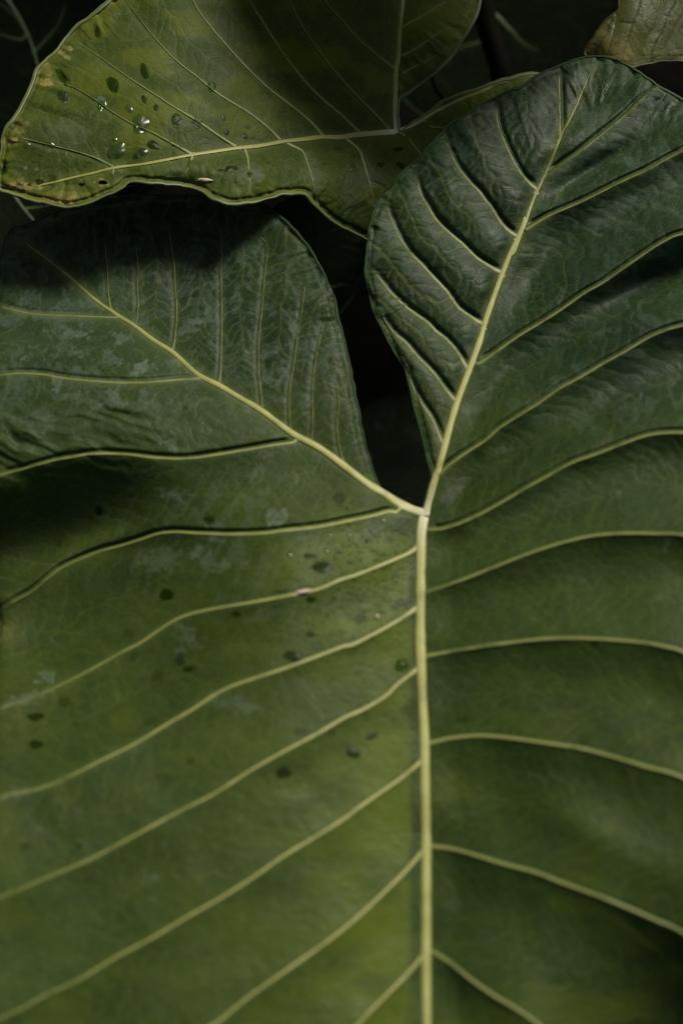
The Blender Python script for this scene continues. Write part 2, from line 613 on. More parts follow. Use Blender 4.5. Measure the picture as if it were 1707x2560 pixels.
    for (cx, cy, rx, ry, rot) in holes:
        c, s = math.cos(rot), math.sin(rot)
        u, v = ((X - cx) * c + (Y - cy) * s) / rx, (-(X - cx) * s + (Y - cy) * c) / ry
        th = np.arctan2(v, u)
        rr = np.hypot(u, v) / (1 + 0.12 * np.sin(3 * th + cx) + 0.08 * np.sin(5 * th))
        hm = rr < 1
        keepv &= ~hm
        sc_ = 1.0 / np.maximum(rr, 1e-3)
        PXg[hm] = cx + (X[hm] - cx) * sc_[hm]
        PYg[hm] = cy + (Y[hm] - cy) * sc_[hm]
    cell = keepv[:-1, :-1] | keepv[1:, :-1] | keepv[:-1, 1:] | keepv[1:, 1:]
    ny, nx = X.shape
    idx = np.arange(ny * nx).reshape(ny, nx)
    q = np.stack([idx[1:, :-1][cell], idx[1:, 1:][cell], idx[:-1, 1:][cell], idx[:-1, :-1][cell]], 1)
    used = np.unique(q)
    remap = np.full(ny * nx, -1, np.int64)
    remap[used] = np.arange(len(used))
    hv = bilinear(H, xs, ys, PXg.ravel()[used], PYg.ravel()[used])
    co = plane.pos(PXg.ravel()[used], PYg.ravel()[used], hv * PX)
    rp = root_px if root_px is not None else ribs[0][0][0]
    rp = np.array(rp, float)
    root = plane.pos(rp[:1], rp[1:], np.array([bilinear(H, xs, ys, rp[:1], rp[1:])[0] * PX - 0.003]))[0]
    L.root = empty(name, root, label, 'leaf', group)
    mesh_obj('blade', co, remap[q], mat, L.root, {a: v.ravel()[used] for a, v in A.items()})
    # ------- ribs and veins
    rib_lines = [spline(r[0], 5.0) for r in ribs]
    for k, (pl, w0, w1) in enumerate(ribs):
        vein_mesh(L, 'midrib' if k == 0 else 'main_rib', pl, w0, w1, vmat, L.root, full=True)
    for gname, gd in groups.items():
        vfs = gd.get('vfade', [0])
        vfs = vfs if isinstance(vfs, list) else [vfs]
        for vi, (pl, w0, w1) in enumerate(gd['veins']):
            vein_mesh(L, 'side_vein', pl, w0, w1, vmat, L.root, ol=ol, ribs=rib_lines, vf=vfs[min(vi, len(vfs) - 1)])
    # ------- margin
    mr, do = margin
    if do:
        m = edge_line(outline, 9.0)
        hh = bilinear(H, xs, ys, m[:, 0], m[:, 1])
        hh = np.convolve(np.concatenate([hh[-2:], hh, hh[:2]]), np.ones(5) / 5, 'valid')
        tg = np.roll(m, -1, 0) - np.roll(m, 1, 0)
        tg /= np.linalg.norm(tg, axis=1)[:, None] + 1e-9
        nn = np.stack([-tg[:, 1], tg[:, 0]], 1)
        th = np.linspace(0, 2 * np.pi, 8, endpoint=False)
        rad = mr * (1 + .45 * vnoise(np.arange(len(m)) / 7.0, np.zeros(len(m)), seed))
        px = m[:, None, 0] + nn[:, None, 0] * np.cos(th) * rad[:, None]
        py = m[:, None, 1] + nn[:, None, 1] * np.cos(th) * rad[:, None]
        h2 = hh[:, None] + np.sin(th) * rad[:, None]
        cm = plane.pos(px.ravel(), py.ravel(), h2.ravel() * PX)
        n, s = len(m), 8
        i, j = np.meshgrid(np.arange(n), np.arange(s), indexing='ij')
        f = np.stack([i * s + j, i * s + (j + 1) % s, ((i + 1) % n) * s + (j + 1) % s, ((i + 1) % n) * s + j], -1).reshape(-1, 4)
        mesh_obj('margin', cm, f, emat, L.root, {'fade': np.repeat(0.5 + 0.5 * vnoise(np.arange(n) / 14.0, np.zeros(n), seed + 2), s)})
    return L


def vein_mesh(L, name, pl, w0, w1, mat, parent, full=False, ol=None, ribs=None, vf=0.0):
    if ribs is not None:      # root the vein in the rib it branches from, a little nearer the stalk
        best = None
        for rp in ribs:
            d = np.hypot(*(rp - pl[0]).T)
            k = int(np.argmin(d))
            if best is None or d[k] < best[0]:
                best = (d[k], rp[max(k - 2, 0)], rp[k])
        if best[0] < 30:
            pl = np.vstack([best[1], 0.5 * (best[2] + pl[0]), pl])
    p = spline(pl, 7.0)
    if ol is not None:        # stop a vein at the leaf's edge
        keep = np.array([point_in(ol, q) for q in p])
        if not keep.all():
            k = np.argmax(~keep[3:]) + 3 if (~keep[3:]).any() else len(p)
            p = p[:max(k, 4)]
    s = np.concatenate([[0], np.cumsum(np.linalg.norm(np.diff(p, axis=0), axis=1))])
    tt = s / s[-1]
    w = (w0 + (w1 - w0) * tt ** 0.8) / 2
    if not full:
        w = w * (1 + 1.5 * np.exp(-s / 12.0))
    w = w * (1 + 0.12 * vnoise(s / 30.0, np.full(len(s), w0 * 3.1)))
    w *= np.where(tt > .97, np.maximum((1 - tt) / .03, 0.05), 1)
    tg = np.gradient(p, axis=0)
    tg /= np.linalg.norm(tg, axis=1)[:, None]
    nn = np.stack([-tg[:, 1], tg[:, 0]], 1)
    hb = bilinear(L.H, L.xs, L.ys, p[:, 0], p[:, 1])
    k = np.ones(5) / 5
    hb = np.convolve(np.concatenate([[hb[0]] * 2, hb, [hb[-1]] * 2]), k, 'valid')
    if full:
        th = np.linspace(0, 2 * np.pi, 14, endpoint=False)
    else:
        th = np.linspace(-0.35, np.pi + 0.35, 9)
    px = p[:, None, 0] + nn[:, None, 0] * np.cos(th) * w[:, None]
    py = p[:, None, 1] + nn[:, None, 1] * np.cos(th) * w[:, None]
    hgt = np.where(np.sin(th) > 0, 0.52 if full else 0.17, 0.9)
    # edges follow the blade, the crown stands over it
    he = bilinear(L.H, L.xs, L.ys, px.ravel(), py.ravel()).reshape(px.shape)
    hh = 0.5 * he + 0.5 * hb[:, None] + np.sin(th) * w[:, None] * hgt + (0.3 if full else 0.2)
    co = L.plane.pos(px.ravel(), py.ravel(), hh.ravel() * PX)
    n, c = len(p), len(th)
    if full:
        i, j = np.meshgrid(np.arange(n - 1), np.arange(c), indexing='ij')
        f = np.stack([i * c + j, (i + 1) * c + j, (i + 1) * c + (j + 1) % c, i * c + (j + 1) % c], -1).reshape(-1, 4)
    else:
        i, j = np.meshgrid(np.arange(n - 1), np.arange(c - 1), indexing='ij')
        f = np.stack([i * c + j, (i + 1) * c + j, (i + 1) * c + j + 1, i * c + j + 1], -1).reshape(-1, 4)
    fade = np.maximum(vf, sm((tt - (.7 if name == 'midrib' else .3 if full else .15)) / .85) * .85)
    # green flanks, pale crown
    flank = sm(((0.8 if full else 0.95) - np.sin(th)) / (.9 if full else .7)) * (.75 if full else .95)
    fd = np.clip(np.maximum(fade[:, None], flank[None, :]), 0, 1)
    pale = np.zeros((n, c))
    if full:
        pale = .85 * np.exp(-s / 42.0)[:, None] * sm((np.sin(th) + .4) / .8)[None, :]  # painted highlight: ribs turn pale on top near their junction
    return mesh_obj(name, co, f, mat, parent, {'fade': fd.ravel(), 'pale': pale.ravel()})


def point_in(poly, q):
    a, b = poly, np.roll(poly, -1, 0)
    m = (a[:, 1] > q[1]) != (b[:, 1] > q[1])
    a, b = a[m], b[m]
    return (np.sum(q[0] < a[:, 0] + (q[1] - a[:, 1]) * (b[:, 0] - a[:, 0]) / (b[:, 1] - a[:, 1])) % 2) == 1


def blob(X, Y, cx, cy, rx, ry, rot=0.0, soft=1.0):
    c, s = math.cos(rot), math.sin(rot)
    u, v = ((X - cx) * c + (Y - cy) * s) / rx, (-(X - cx) * s + (Y - cy) * c) / ry
    return np.exp(-(u * u + v * v) * soft)


def petiole(L, to, bend, r0=0.006, r1=0.011):
    p0 = np.array(L.root.location)
    p0[2] -= 0.001
    co, f = tube_world(bez(p0, p0 + np.array([0, 0, -.08]), np.array(bend), np.array(to)), np.linspace(r0, r1, 24), 12)
    mesh_obj('petiole', co, f, M_STEM, L.root)


#==DATA==
# ------------------------------------------------------------------ the ground
gx = np.linspace(-6, 6, 121)
GX, GY = np.meshgrid(gx, gx + 1.0)
GZ = 0.02 * fbm(GX * 3, GY * 3, 5, 4)
gi = np.arange(121 * 121).reshape(121, 121)
gf = np.stack([gi[:-1, :-1], gi[:-1, 1:], gi[1:, 1:], gi[1:, :-1]], -1).reshape(-1, 4)
ground = mesh_obj('ground', np.stack([GX, GY, GZ], -1).reshape(-1, 3), gf, M_SOIL)
ground['kind'] = 'structure'

# ------------------------------------------------------------------ the big leaf
out_main = T('16: 775,672 520,520 280,388 / 6: 150,140 115,20 / 4: 75,920 45,760 10,610 / 3: 1545,560 1525,460 1500,390 1465,320 1420,240 '
             '1370,170 1300,95 1225,40 / 1: 1150,920 900,890 600,895 310,945 150,1010 70,1035 35,1060 14,1115 5,1167 / '
             '0: 0,640 -4,720 -40,860 -75,1050 -70,1250 -34,1420 -12,1520 -12,1600 -45,1750 -190,1950 -330,2250 -390,2600 -330,3000 0,3350 '
             '520,3620 1090,3760 1640,3300 1960,2800 2120,2200 2190,1600 2150,1100 2040,700 1890,420 1770,310 / '
             '2: 1568,460 1500,420 1420,370 1340,315 1300,290 1250,270 1180,258 1120,262 1040,285 960,320 900,345 840,390 780,415 700,450 '
             '640,480 560,530 480,590 420,660 340,740 270,800 235,850 190,890 150,980 130,1080 / 4: 140,110 125,220 118,330 135,430 160,530 '
             '200,610 245,690 290,760 320,860 345,960 375,1080 / 16: 890,70 935,215 900,330 840,560 815,645')
SIN = T('16: 835,740')[0]
mid_main = np.vstack([SIN, T('16: 800,950 795,1200 790,1450 / 6: 368,700 366,900 371,1060 / 8: 376,20 385,200 388,400 392,600 393,800 393,1000 393,1250 395,1500 / '
                             '0: 1070,2800 1076,3200 1088,3700')])
rib_left = np.vstack([SIN + [4, -6], T('16: 640,630 480,545 330,450 180,360 60,285 / 3: 1470,1140 1330,1062 1200,965 1100,905 1000,845 900,793 790,695 700,638 '
                              '610,570 530,520 430,450 330,360 230,280 150,220 105,180')])
rib_right = np.vstack([SIN + [4, -4], T('16: 880,620 930,430 985,230 1040,60 / 4: 495,1060 530,940 570,830 600,750 640,640 665,550 700,450 740,340 780,240 815,165 850,80 / '
                              '2: 785,1171 830,1060 880,920 930,810 970,720 1000,640 1040,560 1075,490 1100,430 1130,360 1150,310')])
RV = [(T('2: 955,800 1000,760 1100,690 1200,610 1300,530 1370,460 1450,395'), 6, 3),
      (T('2: 850,1050 950,990 1100,925 1200,875 1300,825 1400,780 1480,735 1568,690 / 0: 1800,330 1880,400'), 8, 3),
      (T('4: 635,748 720,690 820,620 920,560 1020,495 1120,425 1200,380 1300,310 1400,240 1480,190 1568,155 / 0: 1850,560 2020,640'), 8, 4),
      (T('6: 450,175 480,130 560,70 660,5 / 4: 720,1050 820,985 900,935 1000,865 1100,810 1200,750 1300,695 1400,635 1480,600 1568,575 / 0: 1880,780 2080,770'), 8, 5),
      (T('6: 398,408 460,408 540,385 640,340 740,285 850,220 950,165 1060,105 1180,62 1300,15 / 4: 1400,1078 1480,1067 1568,1065 / 0: 1900,1085 2140,1120'), 9, 6),
      (T('6: 395,697 460,675 560,640 700,585 850,525 1000,475 1150,440 1300,428 1450,430 1568,435 / 0: 1900,1370 2170,1480'), 10, 7),
      (T('6: 395,988 500,970 650,945 800,925 950,910 1100,908 1250,915 1400,930 1500,950 1568,970 / 0: 1900,1710 2160,1880'), 11, 8),
      (T('8: 410,215 500,195 620,183 720,187 850,203 1000,225 1100,240 1250,280 1400,325 1568,375 / 0: 1900,2040 2130,2200'), 12, 8),
      (T('8: 420,688 520,702 620,730 750,770 900,810 1000,850 1150,905 1300,965 1450,1030 1568,1085 / 0: 1850,2430 2050,2600'), 12, 8),
      (T('8: 420,1170 500,1220 600,1300 700,1370 800,1430 900,1500 / 0: 1500,2690 1750,2900 1900,3020'), 12, 7),
      (T('0: 1080,2680 1250,2830 1450,3080 1650,3350'), 12, 6),
      (T('0: 1084,3050 1180,3200 1320,3450 1400,3560'), 10, 5)]
LV = [(T('3: 530,535 400,530 270,525 150,518 60,500 0,485 / 0: -40,750'), 6, 3),
      (T('3: 905,812 800,820 650,832 500,830 350,818 270,808 200,795 100,790 0,800 / 0: -60,960'), 8, 4),
      (T('5: 1340,10 1250,22 1150,40 1000,65 850,85 700,80 600,68 500,62 400,65 330,78 250,92 150,120 80,140 0,160 / 0: -75,1210'), 9, 6),
      (T('16: 490,680 380,668 290,690 150,730 / 5: 1568,372 1450,395 1300,412 1200,425 1050,430 900,425 800,420 720,428 640,455 560,480 450,510 350,550 270,590 220,630 150,690 60,740 5,780'), 10, 5),
      (T('16: 770,1120 680,1190 520,1270 / 6: 80,615 0,640 / 5: 1450,680 1300,712 1150,740 1000,765 880,790 800,820 720,870 640,925 560,965 480,1010 380,1065 280,1115 180,1160 / 0: 20,1765 -70,1790'), 13, 4),
      (T('6: 350,770 250,835 150,890 50,940 / 5: 1568,940 1450,985 1300,1040 1150,1090 1050,1125 / 7: 970,0 880,60 760,130 620,215 450,300 300,375 200,415 100,440 0,465 / 0: -160,2070'), 13, 5),
      (T('6: 352,1050 260,1120 / 8: 210,0 100,65 / 7: 1568,100 1450,170 1300,250 1150,335 970,450 850,510 700,590 600,645 480,710 380,760 200,835 100,880 0,920 / 0: -200,2330'), 13, 5),
      (T('8: 372,300 280,375 180,445 80,515 / 7: 1568,560 1450,635 1300,725 1150,830 1000,925 850,1010 700,1100 550,1180 450,1240 350,1300 200,1370 50,1450 / 0: -250,2660'), 13, 6),
      (T('8: 375,715 300,800 220,880 120,975 / 7: 1568,1060 1450,1150 1300,1255 1150,1360 1050,1440 980,1495 / 0: 400,2640 150,2820 -150,2980'), 13, 6),
      (T('8: 378,1190 300,1280 220,1360 130,1450 90,1495 / 0: 780,2680 550,2920 250,3170'), 12, 6),
      (T('0: 1062,2640 950,2780 800,3000 600,3280'), 12, 6),
      (T('0: 1070,3000 980,3160 880,3380 800,3520'), 10, 5)]
RLV = [(T('2: 1003,640 1005,540 1003,440 1000,340 1000,320'), 5, 3),
       (T('2: 895,865 840,810 800,750 770,690 740,620 720,560 710,490 695,465'), 7, 3),
       (T('4: 810,170 760,130 720,80 690,30 / 2: 660,910 640,880 600,840 550,780 520,730 490,660 480,610'), 8, 3),
       (T('4: 740,335 680,300 620,260 560,200 500,150 440,90 390,10 / 2: 370,890 355,840 340,780'), 8, 3),
       (T('4: 655,570 600,535 540,490 490,420 430,355 370,290 320,240 280,180 240,100 210,20 / 2: 195,920'), 8, 3),
       (T('4: 580,770 540,700 490,640 440,600 400,560 330,510 280,470 230,420 190,370 150,320'), 8, 3),
       (T('4: 525,918 480,860 440,805 400,760 350,710 300,650 250,610 210,560 180,500'), 7, 3),
       (T('4: 465,1110 440,1040 410,980 380,940 345,880 315,810'), 6, 3)]
LUV = [(T('3: 505,490 495,420 492,340 490,290 480,200'), 5, 2),
       (T('3: 620,570 632,480 628,400 630,300 620,200'), 3, 2),
       (T('3: 785,690 800,620 808,500 800,400 795,300 785,230 770,120'), 6, 2),
       (T('3: 1000,835 1008,750 1012,600 1012,450 1008,300 1012,200 1000,110'), 6, 2),
       (T('3: 1195,960 1190,880 1180,780 1180,650 1195,500 1205,380 1215,280 1215,200 1150,130'), 6, 2),
       (T('3: 1325,1060 1320,980 1322,860 1340,750 1360,600 1380,480 1390,380'), 5, 2),
       (T('3: 1420,1110 1425,1000 1425,880 1435,760 1455,650 1480,550'), 5, 2),
       (T('12: 255,1910 225,1800 205,1680 200,1560 215,1430 200,1250'), 5, 2)]


RV = [(p, w0 * .85, w1 * .75) for p, w0, w1 in RV]
LV = [(p, w0 * (.85 if i > 2 else .65), w1 * .7) for i, (p, w0, w1) in enumerate(LV)]


def ext(poly, more):
    return np.vstack([poly, more])


R_poly = np.vstack([[(1560, -600)], rib_right[::-1], mid_main[1:], [(1100, 4500), (9000, 4500), (9000, -600)]])
L_poly = np.vstack([[(-900, 300)], rib_left[::-1], mid_main[1:], [(1100, 4500), (-9000, 4500), (-9000, 300)]])
reg_main = {
    'right': lambda xs, ys, X, Y: inside(R_poly, xs, ys),
    'left': lambda xs, ys, X, Y: inside(L_poly, xs, ys) & ~inside(R_poly, xs, ys),
    'lobe_r': lambda xs, ys, X, Y: ~inside(R_poly, xs, ys) & ~inside(L_poly, xs, ys) & (X > 880 + (Y - 800) * .33),
    'lobe_l': lambda xs, ys, X, Y: ~inside(R_poly, xs, ys) & ~inside(L_poly, xs, ys) & (X <= 880 + (Y - 800) * .33)}


_rr = np.vstack([rib_right[::-1], mid_main[1:]])
RIBX, RIBY = _rr[:, 0], np.maximum.accumulate(_rr[:, 1])


def soft(d):
    return 0.5 * (d + np.sqrt(d * d + 90.0 ** 2))


VCX, VCY = LV[2][0][::-1].T
VDX, VDY = LV[3][0][::-1].T


def relief_main(X, Y):
    h = np.zeros(X.shape)
    h -= 110 * sm((1080 - Y) / 560) * sm((860 - X) / 420)                 # left lobe dips under the upper leaf
    h += 60 * sm((900 - Y) / 600) * sm((X - 900) / 300)                    # right lobe lifts
    xr = np.interp(Y, RIBY, RIBX)
    h += 0.20 * soft(X - xr - 60) * sm((2400 - X) / 500)          # right half climbs away from the ribs
    h += 0.10 * soft(xr - 60 - X) * sm((Y - 1150) / 300)          # left half a little less
    h -= 200 * sm((0 - X) / 500)
    # the deep fold at the left border, below its crest vein
    h += 10 * blob(X, Y, 150, 1090, 280, 85, -.1) * fbm((Y - .28 * X) / 24 + .6 * fbm(X / 70, Y / 70, 8, 2), X / 150, 77, 2)
    vc = np.interp(X, VCX, VCY)
    h -= 275 * sm((740 - X) / 680) * sm((Y - vc + 10) / 265) * (1 - .85 * sm((Y - vc - 290) / 650))
    vd = np.interp(X, VDX, VDY)
    h += 16 * sm((460 - X) / 300) * np.exp(-((Y - vd + 26) / 22) ** 2)
    h -= 200 * sm((Y - 2150) / 600) * sm((X - 1250) / 450)
    h += 26 * blob(X, Y, 60, 1470, 300, 90, -.3)
    h += 18 * blob(X, Y, 60, 1080, 240, 60, -.1)
    # puckers of the lobes
    h += 12 * blob(X, Y, 330, 960, 210, 60, .15)
    h -= 34 * blob(X, Y, 1490, 420, 130, 26, -.55)
    h += 16 * blob(X, Y, 1420, 345, 120, 26, -.6)
    h -= 40 * blob(X, Y, 1640, 700, 170, 40, -.42)
    h += 22 * blob(X, Y, 1480, 2080, 150, 70, .5)
    h += 10 * blob(X, Y, 800, 1480, 160, 200, 0)
    return h


# dried water marks: (enlargement, x, y, rx, ry, rotation, strength)
STAINS = [(3, 930, 540, 75, 28, -.6, .8), (3, 840, 570, 30, 35, 0, .6), (3, 1130, 710, 22, 30, 0, .7), (3, 1230, 690, 55, 22, -.3, .55), (3, 1290, 800, 40, 28, -.6, .7),
          (3, 1215, 825, 32, 24, 0, .7), (3, 1270, 905, 45, 18, -.2, .5), (3, 1395, 930, 25, 35, 0, .5), (3, 1390, 660, 40, 45, .4, .4), (3, 1110, 240, 80, 50, 0, .5),
          (3, 1010, 300, 22, 90, 0, .5), (3, 880, 280, 30, 110, .1, .45), (3, 1075, 440, 20, 55, 0, .5), (3, 1340, 575, 22, 26, 0, .7), (3, 980, 675, 26, 28, 0, .6),
          (3, 1470, 740, 26, 40, .5, .55), (3, 1520, 840, 16, 30, 0, .6), (3, 800, 740, 22, 14, 0, .7), (3, 1130, 960, 18, 20, 0, .6), (3, 510, 920, 45, 40, 0, .7),
          (3, 640, 770, 50, 34, -.3, 1.0), (3, 370, 790, 45, 20, .5, .6), (3, 270, 835, 26, 26, 0, .9), (3, 500, 720, 50, 30, .3, .5), (3, 540, 630, 30, 26, -.6, .7),
          (3, 370, 710, 26, 24, 0, .6), (3, 345, 610, 55, 18, 0, .7), (3, 135, 440, 40, 30, 0, .5), (3, 110, 720, 10, 10, 0, .9), (3, 690, 920, 40, 24, .3, .5), (3, 670, 880, 26, 18, 0, .6),
          (3, 780, 1110, 70, 36, .6, .5), (3, 130, 1010, 90, 24, .2, .45), (3, 200, 520, 130, 24, .0, .35), (3, 60, 900, 60, 40, 0, .3), (3, 330, 890, 70, 28, .4, .4),
          (5, 1260, 350, 46, 34, -.8, 1.0), (5, 970, 385, 42, 18, .2, .8), (5, 780, 250, 60, 28, .3, .6), (5, 730, 540, 90, 50, -.3, .45), (5, 910, 510, 42, 30, .5, .8), (5, 980, 565, 60, 26, .2, .55),
          (5, 980, 455, 30, 12, 0, .9), (5, 1370, 440, 30, 16, -.8, .7), (5, 850, 890, 60, 40, .4, .45), (5, 220, 1080, 36, 32, .4, .9), (5, 1220, 70, 34, 22, 0, .6), (5, 1170, 150, 46, 20, -.7, .5),
          (5, 1200, 260, 26, 60, .2, .35), (5, 1130, 280, 22, 50, -.5, .3), (5, 820, 960, 26, 22, 0, .6), (5, 1190, 800, 60, 20, -.2, .3), (5, 1110, 560, 40, 20, .3, .35),
          (7, 1060, 30, 110, 34, .2, .55), (7, 1130, 45, 26, 20, 0, .8), (7, 130, 10, 90, 26, -.3, .5), (7, 80, 440, 60, 18, -.2, .6), (7, 365, 680, 22, 14, 0, .7), (7, 690, 830, 26, 20, 0, .45),
          (7, 1110, 1000, 24, 18, 0, .4), (7, 400, 745, 26, 10, -.4, .5), (7, 690, 920, 26, 14, 0, .35), (7, 190, 600, 18, 16, 0, .4), (7, 750, 685, 14, 14, 0, .5),
          (2, 1110, 380, 40, 40, 0, .6), (2, 1190, 540, 30, 20, -.4, .5), (2, 1320, 910, 50, 22, -.3, .6), (2, 1160, 1030, 36, 22, -.3, .6), (2, 1310, 725, 26, 18, .4, .7), (2, 430, 850, 24, 50, .4, .45),
          (2, 690, 500, 30, 22, .3, .6), (2, 730, 690, 24, 20, 0, .6), (2, 360, 870, 16, 40, -.5, .6), (2, 210, 960, 20, 60, -.3, .5), (2, 900, 770, 30, 40, .5, .4),
          (2, 1290, 590, 90, 40, -.5, .35), (2, 1440, 760, 90, 40, -.4, .3), (2, 1250, 640, 60, 26, -.3, .45), (2, 1400, 460, 30, 24, 0, .6), (2, 1100, 330, 30, 24, 0, .5),
          (4, 160, 230, 26, 60, -.1, .5), (4, 200, 470, 20, 30, 0, .5), (4, 180, 110, 20, 60, -.2, .5), (4, 1170, 110, 40, 26, 0, .5), (4, 1370, 700, 22, 20, 0, .5), (4, 1530, 610, 60, 60, 0, .3),
          (4, 1520, 230, 60, 40, -.5, .4), (4, 480, 800, 26, 10, 0, .5), (4, 1000, 440, 60, 14, -1, .3), (6, 1490, 480, 12, 30, .2, .6), (6, 1270, 240, 16, 12, 0, .5), (6, 1470, 710, 24, 18, 0, .35), (6, 1500, 90, 90, 40, 0, .3)]
WETS = [(17, 1240, 240, 110, 80, 0, .8), (17, 1120, 335, 34, 24, 0, .7), (17, 935, 355, 30, 20, 0, .8), (17, 1075, 480, 40, 22, 0, .8), (17, 1240, 900, 95, 50, -.4, .75), (17, 1320, 740, 30, 120, .1, .6),
        (17, 540, 585, 84, 56, 0, 1), (17, 430, 485, 64, 22, .2, .9), (17, 190, 800, 60, 18, 0, .8), (17, 440, 870, 44, 28, 0, .8), (17, 870, 1030, 62, 46, 0, .8), (17, 920, 965, 60, 20, -.2, .7),
        (17, 290, 1360, 84, 50, .2, .9), (17, 445, 1170, 40, 30, 0, .7), (17, 960, 1210, 40, 26, -.4, .6), (17, 1230, 1440, 70, 60, 0, .35), (17, 855, 1505, 36, 24, -.5, .6),
        (5, 760, 705, 36, 28, -.5, .8), (5, 590, 885, 24, 26, 0, .6), (5, 610, 980, 14, 24, .2, .6), (5, 825, 1000, 28, 34, 0, .6), (5, 860, 1045, 30, 14, 0, .7), (5, 720, 1075, 22, 28, 0, .5),
        (5, 955, 360, 30, 18, 0, .7), (5, 455, 320, 20, 22, 0, .9), (5, 270, 470, 18, 18, 0, .6), (5, 1545, 265, 30, 30, 0, .9),
        (7, 165, 95, 40, 20, 0, .7), (7, 165, 220, 36, 22, 0, .6), (7, 300, 25, 30, 24, 0, .8), (7, 350, 130, 16, 14, 0, .6), (7, 745, 385, 36, 36, .5, .6), (7, 865, 300, 26, 14, -.4, .7),
        (7, 1295, 345, 36, 26, -.3, .8), (7, 1375, 160, 36, 18, 0, .7), (7, 1510, 168, 26, 16, 0, .6), (7, 680, 120, 40, 16, -.4, .5), (7, 115, 690, 26, 18, -.5, .7),
        (8, 145, 180, 34, 20, -.5, .7), (8, 60, 260, 34, 24, .2, .8), (8, 560, 112, 26, 16, 0, .8), (8, 1110, 205, 30, 34, 0, .7), (8, 1295, 350, 18, 24, 0, .5), (8, 340, 60, 50, 50, 0, .5), (8, 120, 90, 24, 20, 0, .4),
        (6, 1160, 935, 22, 14, 0, .7), (3, 190, 578, 26, 14, .2, .5), (3, 330, 565, 34, 10, 0, .6), (4, 650, 985, 16, 20, 0, .7), (4, 1160, 710, 22, 16, -.5, .7), (4, 1100, 640, 36, 20, -.5, .5), (4, 650, 270, 20, 14, 0, .6), (4, 550, 280, 40, 18, .3, .5),
        (2, 1155, 465, 16, 12, -.4, .8), (2, 960, 490, 30, 26, 0, .5)]


TINY = '17: 675,255 720,265 960,275 1115,225 1085,265 1045,320 895,320 775,350 650,345 585,385 840,390 860,460 980,440 770,540 700,595 715,635 850,660 1005,695 940,710 1190,720 1100,800 810,765 645,850 755,925 1080,860 1040,930 1150,660 1200,600 1290,580 1010,245 985,300 1190,260 905,40 820,45 755,75 690,55 570,60 790,25 870,20'


def marks(lst, X, Y, seed, rough=.35):
    f = np.zeros(X.shape, np.float32)
    for k, (c, x, y, rx, ry, rot, st) in enumerate(lst):
        ox, oy, s = CROPS[c]
        cx, cy, rx, ry = ox + x * s, oy + y * s, rx * s, ry * s
        R = max(rx, ry) * 2.2
        m = (np.abs(X - cx) < R) & (np.abs(Y - cy) < R)
        if not m.any():
            continue
        xx, yy = X[m], Y[m]
        cc, ss = math.cos(rot), math.sin(rot)
        u, v = ((xx - cx) * cc + (yy - cy) * ss) / rx, (-(xx - cx) * ss + (yy - cy) * cc) / ry
        r = np.hypot(u, v) + rough * fbm(xx / 11.0, yy / 11.0, seed + k, 4)
        f[m] = np.maximum(f[m], st * sm((1.1 - r) / .3))
    return f


def attr_main(X, Y, dE, dR, A):
    A['stain'] = marks(STAINS, X, Y, 40, .85) * .62
    # fine scratches and smears of bloom over the lobes
    lob = sm((1250 - Y) / 300)
    mot = fbm(X / 30 + 1.2 * fbm(X / 45, Y / 45, 51, 2), Y / 46, 52, 4)
    fleck = sm((mot - .30) / .14) * sm((fbm(X / 9, Y / 12, 53, 3) + .35) / .6)
    upp = sm((Y - 560) / 120) * sm((1080 - Y) / 200) * sm((900 - X) / 80)
    A['stain'] = np.maximum(A['stain'], (.28 * fleck * upp).astype(np.float32))
    A['stain'] = np.maximum(A['stain'], (.25 * fleck * sm((760 - Y) / 250) * sm((X - 900) / 100)).astype(np.float32))
    sc = fbm(X / 22 + fbm(X / 60, Y / 60, 3) * 1.5, Y / 40, 9, 4)
    A['stain'] = np.maximum(A['stain'], (0.22 * lob * sm((sc - .15) / .7)).astype(np.float32))
    sc2 = fbm((X + Y * .5) / 16, (Y - X * .2) / 70, 19, 3)
    A['stain'] = np.maximum(A['stain'], (0.22 * blob(X, Y, 520, 1350, 330, 170) * sm((sc2 - .1) / .6)).astype(np.float32))
    A['wet'] = marks(WETS, X, Y, 90, .3) * .95
    tny = np.zeros(X.shape)
    for x, y in np.array([q.split(',') for q in TINY[4:].split()], float):
        tny = np.maximum(tny, blob(X, Y, 650 + x * .28699, 1250 + y * .28699 - 1, 4.2, 2.8))
    A['wet'] = np.maximum(A['wet'], .6 * tny)
    spk = sm((fbm(X / 9, Y / 6, 57, 3) - .42) / .22) * (blob(X, Y, 900, 1420, 200, 230) + .35 * blob(X, Y, 500, 1600, 420, 260))
    A['wet'] = np.maximum(A['wet'], (.65 * spk).clip(0, .7))
    A['cool'] = (sm((1150 - Y) / 420) * (.8 + .3 * fbm(X / 140, Y / 140, 61, 2)) + .35 * sm((X - 1150) / 300) * sm((1500 - Y) / 300)).clip(0, 1)  # mask for the shade and bluish sheen painted on the lobes
    # warmer, yellower tissue beside the midrib on its left, brightened to paint in the lit half, and the pale patch at the left border
    warm = sm((1040 - X) / 30) * np.exp(-np.maximum(1030 - X, 0) / 330) * sm((Y - 1180) / 160)
    warm = warm * (1.1 + .5 * fbm(X / 120, Y / 60, 31, 3))
    warm2 = .3 * sm(fbm(X / 160, Y / 90, 37, 3) + .1) * sm((Y - 1300) / 500)
    A['warm'] = np.clip(np.maximum(warm, warm2), 0, 1)
    A['yellow'] = np.clip(.35 * blob(X, Y, 14, 1575, 26, 40) + .10 * blob(X, Y, 30, 1800, 90, 60), 0, 1) * (.6 + .5 * fbm(X / 18, Y / 18, 33, 3))
    A['yellow'] = np.clip(A['yellow'], 0, 1)


